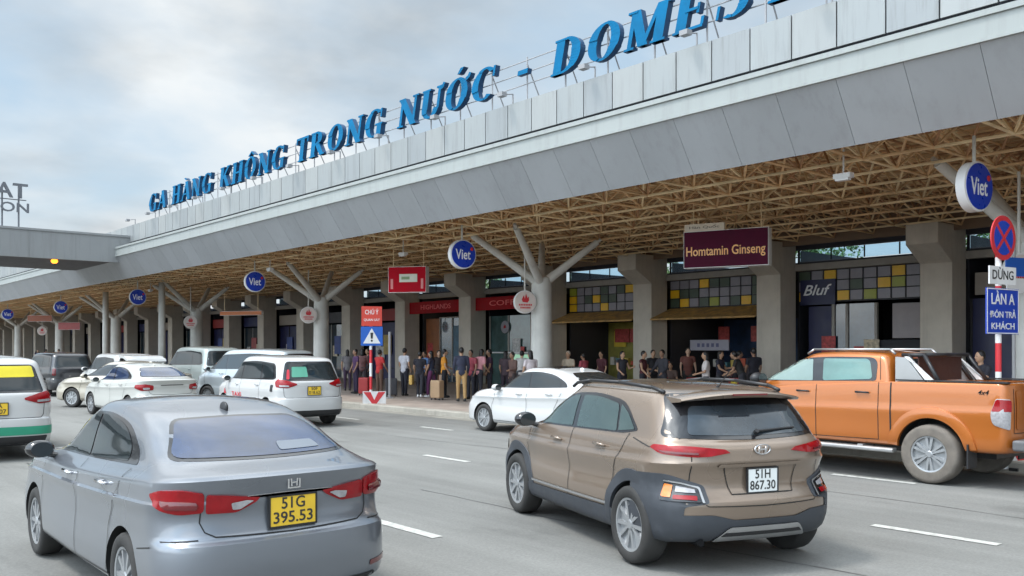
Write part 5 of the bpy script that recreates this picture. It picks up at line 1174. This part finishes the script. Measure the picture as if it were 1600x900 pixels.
# ---- crossover ---------------------------------------------------------------
def crossover(name, cx, cz, th, label, paint):
    c = Car(name, cx, cz, th, label, paint, 'car', 'cars on the terminal road'); c.wz = .345
    xr, xf, W = -2.03, 2.13, .90
    clad = mat('grey_plastic_cladding', (.042, .047, .056), .55, var=.12, scale=8)
    silver = mat('satin_silver_trim', (.42, .42, .42), .35, metal=.7)
    def zp(r_, m_, f_): return [(xr, r_), (0, m_), (xf, f_)]
    K = [loop(xr+.25, xf-.2, W-.10, .24, .4, .5, 3, 2.6, seg=3),
         loop(xr+.09, xf-.08, W-.05, zp(.30, .27, .30), .42, .55, 3.0, 2.6, seg=3),
         loop(xr+.01, xf-.01, W-.03, zp(.46, .38, .44), .46, .6, 2.8, 2.5, seg=4),
         loop(xr, xf, W-.02, zp(.60, .52, .58), .48, .62, 2.7, 2.5, seg=2),
         loop(xr+.03, xf, W-.022, zp(.64, .56, .62), .48, .62, 2.7, 2.5, seg=3),
         loop(xr+.085, xf-.03, W-.04, zp(.74, .68, .72), .48, .64, 2.7, 2.5, seg=3),
         loop(xr+.075, xf-.06, W-.022, zp(.86, .80, .80), .48, .66, 2.7, 2.5, seg=2),
         loop(xr+.05, xf-.08, W-.012, zp(.92, .86, .86), .48, .68, 2.7, 2.5, seg=2),
         loop(xr+.055, xf-.10, W-.03, zp(.95, .89, .88), .48, .68, 2.7, 2.5, seg=3),
         loop(xr+.07, xf-.16, W-.05, zp(1.03, .97, .93), .46, .70, 2.8, 2.5, seg=2),
         loop(xr+.105, xf-.30, W-.068, zp(1.07, 1.03, .97), .44, .7, 2.9, 2.5, seg=3),
         loop(xr+.15, xf-1.02, W-.09, zp(1.10, 1.07, 1.05), .40, .5, 3.0, 2.6, seg=4),
         loop(xr+.30, xf-1.38, W-.155, zp(1.30, 1.27, 1.27), .36, .45, 3.2, 2.8, bow=.05, seg=4),
         loop(xr+.42, xf-1.68, W-.225, zp(1.42, 1.43, 1.42), .34, .42, 3.2, 2.8, bow=.06, seg=3),
         loop(xr+.47, xf-1.75, W-.27, zp(1.46, 1.485, 1.455), .32, .40, 3.2, 2.8, bow=.06, seg=2),
         loop(xr+.56, xf-1.84, W-.34, zp(1.483, 1.512, 1.475), .3, .38, 3, 2.8, bow=.06, seg=1)]
    c.body(K, 1.55, [(1.3, W), (-1.3, W)], .375, xc=-.35, ref=loop(xr, xf, W-.02, 0, .48, .62, 2.7, 2.5))
    g = M_glass2
    c.patch('window_trim', [(1.0, 1.045, .02), (.5, 1.29, .15), (.15, 1.405, .15), (-.4, 1.43, .3), (-.95, 1.375, .15), (-1.30, 1.14, .05), (-1.05, 1.10, .05), (0, 1.07, .2)], 'side', M_blackgl, .003, both=True)
    c.patch('window', [(.88, 1.06, .02), (.49, 1.265, .1), (.16, 1.375, .1), (.02, 1.385, .02), (-.02, 1.085, .02)], 'side', g, .007, both=True)
    c.patch('window', [(-.12, 1.085, .02), (-.08, 1.39, .02), (-.42, 1.395, .2), (-.85, 1.345, .06), (-.93, 1.11, .02)], 'side', g, .007, both=True)
    c.patch('window', [(-.965, 1.115, .01), (-.89, 1.345, .02), (-1.05, 1.28, .05), (-1.24, 1.145, .03)], 'side', g, .007, both=True)
    c.patch('rear_window_trim', [(-.77, 1.115, .05), (-.60, 1.465, .05), (.60, 1.465, .05), (.77, 1.115, .05), (0, 1.085, .3)], 'rear', M_blackgl, .004)
    c.patch('rear_window', [(-.60, 1.135, .05), (-.50, 1.36, .05), (.50, 1.36, .05), (.60, 1.135, .05), (0, 1.118, .3)], 'rear', mat('smoked_rear_glass', (.035, .045, .055), .05, coat=.6, spec=.7, var=.6, scale=1.4), .008)
    for sg in (1, -1):
        c.patch('pillar_trim', [(.78, 1.10, .02), (.60, 1.44, .02), (.68, 1.44, .03), (.93, 1.16, .03)], 'wrap', M_blackgl, .005, sg)
    c.patch('windscreen', [(-.70, 1.10, .06), (-.56, 1.42, .06), (.56, 1.42, .06), (.70, 1.10, .06)], 'front', M_glass, .006)
    sp = MB(); sp.smooth = False
    # roof spoiler: curved blade
    nY, prof = 14, [(-1.30, 1.478), (-1.62, 1.474), (-1.80, 1.462), (-1.815, 1.448), (-1.79, 1.436), (-1.50, 1.42)]
    vs = []; 
    for i in range(nY+1):
        y = -.60+1.2*i/nY; k = (y/.6)**2
        for (x, z) in prof: vs.append((x+.12*k*(1 if x < -1.5 else .3), y, z-.035*k+ .022*(1-k)*(1 if z > 1.44 else 0)))
    m = len(prof); sp.smooth = True
    sp.add(vs, [(i*m+j, i*m+(j+1) % m, (i+1)*m+(j+1) % m, (i+1)*m+j) for i in range(nY) for j in range(m)]+[tuple(range(m)), tuple(nY*m+j for j in range(m-1, -1, -1))])
    spo = sp.build('roof_spoiler', paint, c.e, smooth=40)
    bl = MB(); bl.box((-1.803, 0, 1.462), (.035, .34, .016)); bl.build('brake_lamp', M_redd, spo)
    for sg in (1, -1):
        o = c.patch('tail_lamp', [(.31, .998, .01), (.36, 1.025, .01), (.66, 1.05, .02), (1.06, 1.055, .02), (1.10, 1.03, .02), (.95, .985, .04), (.62, .965, .03), (.5, .97, .02)], 'wrap', M_red, .010, sg, dome=.008)
        c.patch('lamp_lens', [(.60, .985, .01), (.60, 1.0, .005), (.98, 1.012, .005), (.90, .995, .01)], 'wrap', M_redd, .021, sg, parent=o)
        # corner cladding with the lamp cluster
        c.patch('corner_cladding', [(.52, .60, .02), (.545, .735, .04), (.70, .775, .04), (.92, .83, .1), (1.40, .80, .02), (1.35, .36, .02), (.75, .36, .02), (.72, .57, .03)], 'wrap', clad, .008, sg, dome=.006)
        o = c.patch('rear_light_cluster', [(.575, .605, .02), (.60, .71, .03), (.76, .75, .03), (.93, .765, .03), (.945, .61, .03)], 'wrap', M_blackgl, .022, sg)
        c.patch('chrome_edge', [(.56, .60, .005), (.59, .722, .02), (.76, .762, .02), (.93, .778, .01), (.93, .768, .005), (.76, .75, .02), (.605, .71, .02), (.58, .60, .005)], 'wrap', silver, .024, sg, parent=o)
        c.patch('lamp_lens', [(.84, .63, .01), (.84, .74, .01), (.925, .75, .02), (.93, .635, .02)], 'wrap', M_amber, .030, sg, parent=o)
        c.patch('lamp_lens', [(.63, .665, .01), (.64, .70, .01), (.81, .73, .01), (.81, .675, .01)], 'wrap', M_clear, .030, sg, parent=o)
        c.patch('lamp_lens', [(.62, .615, .01), (.62, .645, .01), (.82, .65, .01), (.82, .62, .01)], 'wrap', M_red, .030, sg, parent=o)
        c.patch('bumper_cladding', [(0, .30, .001), (0, .46, .001), (.30, .46, .02), (.48, .505, .04), (1.40, .50, .01), (1.38, .29, .01), (.8, .28, .02)], 'wrap', clad, .010, sg, rim=True)
        c.patch('sill_cladding', [(.98, .25, .01), (.98, .40, .02), (-.98, .43, .02), (-.98, .26, .01)], 'side', clad, .012, sg)
        c.patch('sill_strip', [(.9, .43, .005), (.9, .452, .005), (-.86, .47, .005), (-.86, .448, .005)], 'side', silver, .012, sg)
        c.patch('headlamp', [(.50*sg, .62), (.45*sg, .75), (.80*sg, .80), (.78*sg, .66)], 'front', M_clear, .01)
        for wx in (1.3, -1.3): c.wheel(wx, sg*(W-.12), .335, .215, 'y', rr=.228, spokes=5)
        c.mirror(.86, W-.05, 1.07, M_blackgl, sg, 1.05)
        c.handle(.22, .935, paint, sg, .19); c.handle(-.72, .965, paint, sg, .19)
        rl = MB(); rl.smooth = True; P = [(-1.42, .60, 1.475), (-1.25, .615, 1.51), (-.7, .64, 1.538), (-.1, .645, 1.535), (.25, .62, 1.50), (.36, .61, 1.46)]
        for a, b in zip(P[:-1], P[1:]): rl.tube((a[0], sg*a[1], a[2]), (b[0], sg*b[1], b[2]), .017, None, 8)
        rl.build('roof_rail', M_black, c.e)
    c.ring('wheel_arch_cladding', -1.3, .345, .365, .475, -12, 200, clad, .014)
    c.ring('wheel_arch_cladding', 1.3, .345, .365, .475, -20, 192, clad, .014)
    c.patch('skid_plate', [(-.46, .29, .02), (-.34, .405, .03), (.34, .405, .03), (.46, .29, .02)], 'rear', silver, .020)
    c.patch('skid_recess', [(-.40, .335, .01), (-.36, .36, .01), (.36, .36, .01), (.40, .335, .01)], 'rear', M_black, .024)
    c.patch('plate_recess_lip', [(-.42, .885, .01), (-.40, .91, .01), (.40, .91, .01), (.42, .885, .01)], 'rear', paint, .016)
    c.patch('grille', [(-.42, .48), (-.45, .72), (.45, .72), (.42, .48)], 'front', M_black, .006)
    S = [('rear', 1, [(-.62, 1.05), (-.63, .72), (-.60, .62), (-.52, .575), (0, .565), (.52, .575), (.60, .62), (.63, .72), (.62, 1.05)]),
         ('rear', 1, [(-.36, .89), (-.30, .66), (.30, .66), (.36, .89)])]
    for sg in (1, -1):
        S += [('side', sg, [(-.06, .42), (-.07, .7), (-.07, 1.07)]), ('side', sg, [(.92, .42), (.98, .7), (.97, .88), (1.0, 1.04)]),
              ('side', sg, [(-.90, .44), (-.93, .62), (-1.0, .80), (-1.12, .98), (-1.17, 1.11)]), ('side', sg, [(-1.25, 1.08), (-1.55, 1.03), (-1.75, 1.03)])]
    c.strips('panel_gap', S, M_seam, .008)
    # badge
    b = MB(); b.smooth = True; n = 28
    Mx = Matrix(((0, 0, -1, 0), (-1, 0, 0, 0), (0, 1, 0, 0), (0, 0, 0, 1)))
    h, nn = c.ray('rear', 0, 1.015); T = Matrix.Translation(h+nn*.012) @ facing((0, 0, 0), (-1, 0))
    ring = []
    for i in range(n):
        a = 2*math.pi*i/n
        for (e, zz) in ((1.0, 0), (.97, .008), (.84, .008), (.8, 0)): ring.append((.085*e*math.cos(a), .045*e*math.sin(a), zz))
    b.add(ring, [(i*4+k, i*4+(k+1) % 4, ((i+1) % n)*4+(k+1) % 4, ((i+1) % n)*4+k) for i in range(n) for k in range(4)], T)
    b.smooth = False
    b.prism([(-.052, -.028), (-.034, -.030), (-.012, .032), (-.030, .030)], 0, .009, T); b.prism([(.012, -.032), (.030, -.030), (.052, .028), (.034, .030)], 0, .0095, T); b.prism([(-.03, -.010), (-.03, .004), (.03, .010), (.03, -.004)], 0, .008, T)
    b.build('badge', M_chrome, c.e)
    wp = MB(); h, nn = c.ray('rear', -.02, 1.14); h2, n2 = c.ray('rear', -.44, 1.165); wp.tube(h+nn*.03, h2+n2*.02, .012, .008); wp.tube(h-nn*.01, h+nn*.04, .02); wp.build('rear_wiper', M_black, c.e)
    f = MB(); f.tube((-1.34, 0, 1.50), (-1.52, 0, 1.66), .006, .004, 6); f.tube((-1.31, 0, 1.485), (-1.35, 0, 1.515), .022, .014, 8); f.build('roof_antenna', M_black, c.e)
    c.plate(xr+.065, .765, ['51H', '867.30'], M_platew, w=.30, h=.20)
    ex = MB(); ex.tube((xr+.12, .55, .27), (xr+.4, .55, .27), .03); ex.build('exhaust', M_rimd, c.e)
    return c
# ---- pickup --------------------------------------------------------------------
def pickup(name, cx, cz, th, label, paint):
    c = Car(name, cx, cz, th, label, paint, 'pickup truck', 'cars on the terminal road'); c.wz = .43
    xr, xf, W = -2.66, 2.60, .925
    silver = mat('satin_silver_trim', (.42, .42, .42), .35, metal=.7)
    top = [(xr, 1.395), (-1.0, 1.385), (0, 1.33), (1.2, 1.23), (xf, 1.03)]
    def off(d): return [(x, z+d) for x, z in top]
    K = [loop(xr+.08, xf-.1, W-.10, .47, .3, .5, 4, 2.8, seg=2),
         loop(xr+.03, xf-.04, W-.055, .50, .28, .5, 4.2, 2.8, seg=3),
         loop(xr+.01, xf-.01, W-.035, .62, .26, .55, 4.4, 2.8, seg=3),
         loop(xr, xf, W-.03, .80, .26, .55, 4.4, 2.8, seg=3),
         loop(xr, xf-.01, W-.02, [(xr, 1.02), (0, .98), (xf, .86)], .26, .55, 4.4, 2.8, seg=2),
         loop(xr, xf-.02, W-.028, [(xr, 1.06), (0, 1.02), (xf, .89)], .26, .55, 4.4, 2.8, seg=3),
         loop(xr+.005, xf-.06, W-.035, off(-.16), .26, .56, 4.4, 2.8, seg=3),
         loop(xr+.01, xf-.10, W-.045, off(-.05), .25, .58, 4.4, 2.8, seg=3),
         loop(xr+.012, xf-.13, W-.055, off(-.012), .25, .6, 4.4, 2.8, seg=2),
         loop(xr+.03, xf-.18, W-.075, off(0), .24, .6, 4.4, 2.8, seg=2),
         loop(xr+.10, xf-.26, W-.13, off(.002), .2, .6, 4.4, 2.8, seg=1)]
    c.body(K, 1.30, [(1.61, W), (-1.61, W)], .475, ref=loop(xr, xf, W, 0, .26, .55, 4.4, 2.8), name='body')
    lower = (c.bvh, c.vn, c.vc, c.pl)
    K2 = [loop(-1.04, 1.52, W-.085, 1.18, .16, .5, 5, 2.8, seg=2),
          loop(-1.04, 1.44, W-.065, [(-1.1, 1.34), (1.5, 1.25)], .16, .5, 5, 2.8, seg=2),
          loop(-1.035, 1.36, W-.075, [(-1.1, 1.38), (1.5, 1.30)], .16, .45, 5, 2.8, seg=4),
          loop(-1.00, .92, W-.135, [(-1.1, 1.58), (1, 1.54)], .17, .42, 4.6, 3, bow=.03, seg=4),
          loop(-.96, .58, W-.19, [(-1.1, 1.715), (-.3, 1.74), (1, 1.70)], .18, .4, 4.2, 3, bow=.035, seg=3),
          loop(-.93, .48, W-.235, [(-1.1, 1.755), (-.3, 1.785), (1, 1.74)], .18, .36, 4, 3, bow=.035, seg=2),
          loop(-.87, .40, W-.30, [(-1.1, 1.78), (-.3, 1.805), (1, 1.76)], .18, .34, 4, 3, bow=.035, seg=1)]
    cab = loft_mesh(K2, 1.835, 'cab', [paint, M_well], -.25); cab.set_sharp_from_angle(angle=R(40))
    co = link('cab', cab, c.e)
    cabv = BVHTree.FromPolygons([v.co.copy() for v in cab.vertices], [tuple(p.vertices) for p in cab.polygons]); c.bvh = cabv; c.setn(cab)
    g = mat('teal_reflecting_glass', (.09, .19, .17), .06, coat=1, var=.25, scale=1.5, coatr=0)
    gf = mat('pale_reflecting_glass', (.17, .24, .22), .06, coat=1, var=.2, scale=1.2, coatr=0)
    c.patch('window_trim', [(1.28, 1.335, .02), (.86, 1.57, .2), (.58, 1.695, .12), (0, 1.73, .2), (-.70, 1.725, .08), (-.78, 1.66, .06), (-.80, 1.385, .05)], 'side', M_blackgl, .004, both=True)
    c.patch('window', [(1.18, 1.35, .02), (.82, 1.565, .1), (.56, 1.67, .08), (.27, 1.69, .02), (.22, 1.365, .02)], 'side', gf, .008, both=True)
    c.patch('window', [(.05, 1.37, .04), (.09, 1.70, .04), (-.66, 1.70, .08), (-.74, 1.41, .06)], 'side', g, .008, both=True)
    c.patch('rear_window', [(-.62, 1.43), (-.56, 1.70), (.56, 1.70), (.62, 1.43)], 'rear', M_glass, .006)
    c.patch('windscreen', [(-.70, 1.34, .05), (-.56, 1.70, .06), (.56, 1.70, .06), (.70, 1.34, .05)], 'front', M_glass, .006)
    S = []
    for sg in (1, -1): S += [('side', sg, [(-.86, 1.40), (-.83, 1.60), (-.80, 1.735)])]
    c.strips('panel_gap', S, M_seam, .009)
    c.bvh, c.vn, c.vc, c.pl = lower
    S = [('rear', 1, [(-.72, 1.33), (-.72, .75), (.72, .75), (.72, 1.33)])]
    for sg in (1, -1):
        S += [('side', sg, [(.14, .52), (.14, 1.36)]), ('side', sg, [(1.12, .55), (1.18, .9), (1.22, 1.20)]), ('side', sg, [(-.86, .55), (-.86, 1.37)]), ('side', sg, [(-.86, .55), (1.05, .53)])]
    c.strips('panel_gap', S, M_seam, .010)
    c.strips('bed_gap', [('side', sg, [(-1.045, .52), (-1.045, 1.37)]) for sg in (1, -1)], M_seam, .022)
    c.ring('wheel_flare', -1.61, .43, .47, .62, -8, 188, paint, .035)
    c.ring('wheel_flare', 1.61, .43, .47, .62, -8, 188, paint, .035)
    for sg in (1, -1):
        o = c.patch('tail_lamp', [(.80, .79, .04), (.79, 1.19, .03), (.99, 1.20, .03), (1.06, 1.0, .06), (1.03, .86, .05)], 'wrap', M_clear, .014, sg, dome=.012)
        c.patch('lamp_lens', [(.795, 1.03, .01), (.79, 1.18, .03), (.985, 1.19, .03), (1.04, 1.03, .01)], 'wrap', M_red, .028, sg, parent=o)
        c.handle(.36, 1.20, M_black, sg, .2); c.handle(-.62, 1.215, M_black, sg, .2)
        c.mirror(1.12, W-.05, 1.36, M_black, sg, 1.25)
        for wx in (1.61, -1.61): c.wheel(wx, sg*(W-.12), .405, .265, 'ten', rr=.245, tyre=M_tyred, spokes=6)
        st = MB(); st.box((-.02, sg*(W+.02), .42), (2.2, .16, .05)); st.tube((-1.15, sg*(W+.09), .42), (1.1, sg*(W+.09), .42), .03); st.box((-.6, sg*(W-.15), .44), (.08, .3, .05)); st.box((.6, sg*(W-.15), .44), (.08, .3, .05)); st.build('side_step', silver, c.e)
        fl = MB(); fl.box((-2.13, sg*(W-.12), .42), (.02, .26, .32)); fl.build('mud_flap', M_black, c.e)
        sb = MB(); Ty = Matrix(((1, 0, 0, 0), (0, 0, sg, 0), (0, 1, 0, 0), (0, 0, 0, 1)))
        sb.prism([(-1.07, 1.38), (-1.07, 1.735), (-1.22, 1.725), (-1.33, 1.60), (-1.50, 1.38)], .74, .80, Ty); p = sb.build('sports_bar', silver, c.e)
        s2 = MB(); s2.prism([(-1.24, 1.735), (-1.20, 1.74), (-1.37, 1.60), (-1.62, 1.39), (-1.52, 1.39), (-1.35, 1.60)], .735, .805, Ty); s2.build('sports_bar_edge', M_white, p)
        rr = MB(); rr.smooth = True; rr.tube((-.9, sg*.62, 1.84), (.35, sg*.60, 1.84), .018); rr.tube((-.9, sg*.62, 1.84), (-.98, sg*.62, 1.77), .018); rr.tube((.35, sg*.60, 1.84), (.46, sg*.60, 1.77), .018); rr.build('roof_rail', silver, c.e)
        t = MB(); t.box((-1.85, sg*.80, 1.408), (1.5, .10, .02)); t.build('bed_rail_cap', M_black, c.e)
        h, n = c.ray('side', -2.3, 1.25, sg)
        text('4x4', .09, M_rimd, c.e, facing((h.x, h.y+sg*.004, 1.27), (0, sg)), ext=.001, name='lettering', shear=.3)
    rk = MB(); rk.smooth = True
    for x in (-1.30, -1.52): 
        for sg in (1, -1): rk.tube((x-.15, sg*.74, 1.38), (x+.1, sg*.66, 1.76), .03)
        rk.tube((x+.1, -.66, 1.76), (x+.1, .66, 1.76), .03)
    for sg in (1, -1): rk.tube((-1.44, sg*.66, 1.76), (-1.1, sg*.66, 1.76), .03)
    rk.build('roll_bar', M_black, c.e)
    msh = MB(); msh.box((-1.33, 0, 1.57), (.02, 1.3, .36)); msh.build('rack_screen', mat('dark_mesh_screen', (.05, .02, .015), .7), c.e)
    bp = MB(); bp.smooth = False; bp.box((xr-.06, 0, .60), (.16, 1.66, .14)); bp.box((xr-.10, 0, .62), (.12, .9, .08)); o = bp.build('rear_bumper', mat('grey_bumper', (.12, .12, .125), .45), c.e)
    md = o.modifiers.new('bev', 'BEVEL'); md.width = .03; md.segments = 3
    c.patch('tailgate_panel', [(-.68, .80, .03), (-.68, 1.30, .03), (.68, 1.30, .03), (.68, .80, .03)], 'rear', paint, .010)
    c.plate(xr-.14, .62, ['51D 482.16'], M_platew, w=.42, h=.10)
    for sg in (1, -1): c.patch('headlamp', [(.52*sg, .88), (.50*sg, 1.02), (.82*sg, 1.05), (.80*sg, .90)], 'front', M_clear, .008)
    c.patch('grille', [(-.46, .72), (-.48, 1.0), (.48, 1.0), (.46, .72)], 'front', M_black, .008)
    un = MB(); un.box((0, 0, .43), (4.6, .9, .14)); un.tube((-1.61, -.8, .4), (-1.61, .8, .4), .07); un.build('chassis', M_black, c.e)
    return c
# ------------------------------------------------------------------ the cars
P_silver = paintmat('silver_blue_paint', (.21, .228, .258), metal=.6, rough=.3, grime=.03)
P_brown = paintmat('bronze_brown_paint', (.245, .185, .14), metal=.5, rough=.3, grime=.05)
P_orange = paintmat('orange_paint', (.42, .12, .016), metal=.3, rough=.35, grime=.08)
P_white = paintmat('white_car_paint', (.52, .52, .515), rough=.4, grime=.03)
P_ivory = paintmat('ivory_car_paint', (.46, .46, .43), rough=.4, grime=.04)
P_champ = paintmat('champagne_paint', (.42, .38, .31), metal=.4, rough=.35, grime=.05)
P_black = paintmat('black_car_paint', (.012, .012, .016), rough=.35)
P_grey = paintmat('grey_green_paint', (.34, .38, .365), metal=.3, rough=.35, grime=.05)
P_bluegrey = paintmat('blue_grey_paint', (.40, .44, .46), metal=.4, rough=.35, grime=.05)
car1 = sedan('silver_sedan', -2.82, 7.56, 39.6, 'silver blue saloon with yellow licence plate, nearest car at lower left', P_silver, hero=True, plate=(M_platey, ['51G', '395.53']))
car1.patch('window_patch', [(-.42, 1.140, .02), (-.40, 1.185, .02), (-.12, 1.185, .02), (-.10, 1.135, .02)], 'rear', mat('pale_glass_patch', (.16, .18, .21), .4), .010)  # pale patch laid on the rear window glass
# square badge on the boot
h, n = car1.ray('rear', 0, .975)
b = MB(); T = Matrix.Translation(h+n*.004) @ facing((0, 0, 0), (-1, 0))
for q in ((-.045, -.03, -.034, .03), (.034, -.03, .045, .03), (-.045, .03, .045, .038), (-.045, -.038, .045, -.03)): b.prism([(q[0], q[1]), (q[2], q[1]), (q[2], q[3]), (q[0], q[3])], 0, .006, T)
b.prism([(-.022, -.024), (-.013, -.024), (-.016, .026), (-.027, .026)], 0, .007, T); b.prism([(.013, -.024), (.022, -.024), (.027, .026), (.016, .026)], 0, .007, T); b.prism([(-.014, -.004), (.014, -.004), (.014, .005), (-.014, .005)], 0, .0065, T)
b.build('badge', M_chrome, car1.e)
car2 = crossover('brown_crossover', 1.347, 9.246, 21.5, 'bronze brown crossover with grey wheel arch cladding and white plate', P_brown)
car3 = pickup('orange_pickup', 5.41, 14.10, 39, 'bright orange double cab pickup with silver sports bar behind the cab', P_orange)
car4 = sedan('white_sedan', .83, 19.73, 41, 'white saloon with dark roof panel driving behind the brown crossover', P_white, lampstyle=1, darkroof=True)
car5 = mpv('white_taxi', -6.02, 22.87, 38, 'white minivan taxi with red lettering, next to the striped sign post', P_white, plate=(M_platey, ['50F', '018.62']), tail='wide')
car6 = sedan('white_sedan', -10.41, 24.97, 45, 'white saloon seen over the roof of the silver saloon', P_ivory, lampstyle=1, glass=M_glassb)
car7 = sedan('champagne_sedan', -12.44, 28.73, 74, 'champagne car pointing left behind the white saloon', P_champ, lampstyle=1)
car8 = mpv('white_taxi', -9.71, 16.41, 36, 'white and green minivan taxi with a yellow band, cut by the left picture edge', P_white, plate=(M_platey, ['51A', '562.07']), tail='wide', H=1.74)
car9 = mpv('white_minivan', -14.6, 33.3, 42, 'white minivan with its tailgate raised open', P_white, opened=True)
car10 = mpv('black_minivan', -18.6, 36.5, 45, 'black minivan parked left of the open white minivan', P_black, H=1.72, tail='old')
car11 = mpv('grey_van', -11.5, 33.3, 42, 'grey green van with white roof waiting near the columns', P_grey, H=1.95, square=1, tail='old')
car12 = mpv('blue_grey_minivan', -8.3, 29.2, 60, 'pale blue grey minivan mostly hidden behind the white taxi', P_bluegrey, H=1.86, square=1, tail='old')
# taxi livery
r_ = mat('red_livery', (.55, .03, .05), .4); gr = mat('green_livery', (.03, .28, .17), .4); ye = mat('yellow_livery', (.75, .62, .03), .4)
car5.patch('logo', [(1.18, .70, .01), (1.26, .84, .01), (1.34, .70, .01)], 'side', r_, .006, 1)
h, n = car5.ray('side', .45, .72, 1); text('TAXI', .16, r_, car5.e, facing((h.x, h.y+.006, .70), (0, 1)), width=.62)
car5.patch('fuel_flap', [(-1.78, .84), (-1.78, 1.0), (-1.63, 1.0), (-1.63, .84)], 'side', M_black, .006, 1)
car5.patch('window_patch', [(.10, 1.18), (.10, 1.42), (.46, 1.42), (.50, 1.18)], 'rear', mat('green_sticker', (.10, .35, .25), .4), .011)
car5.patch('window_patch', [(.56, 1.13), (.52, 1.36), (.57, 1.36), (.63, 1.13)], 'rear', r_, .011)
car8.patch('yellow_band', [(-.58, 1.37), (-.54, 1.555), (.54, 1.555), (.58, 1.37)], 'rear', ye, .013)
for sg in (1, -1):
    car8.patch('green_band', [(0, .42, .001), (0, .56, .001), (1.3, .56, .01), (1.3, .42, .01)], 'wrap', gr, .007, sg)
    car8.patch('green_band', [(-.9, .36), (-.9, .56), (.9, .56), (.9, .36)], 'side', gr, .007, sg)
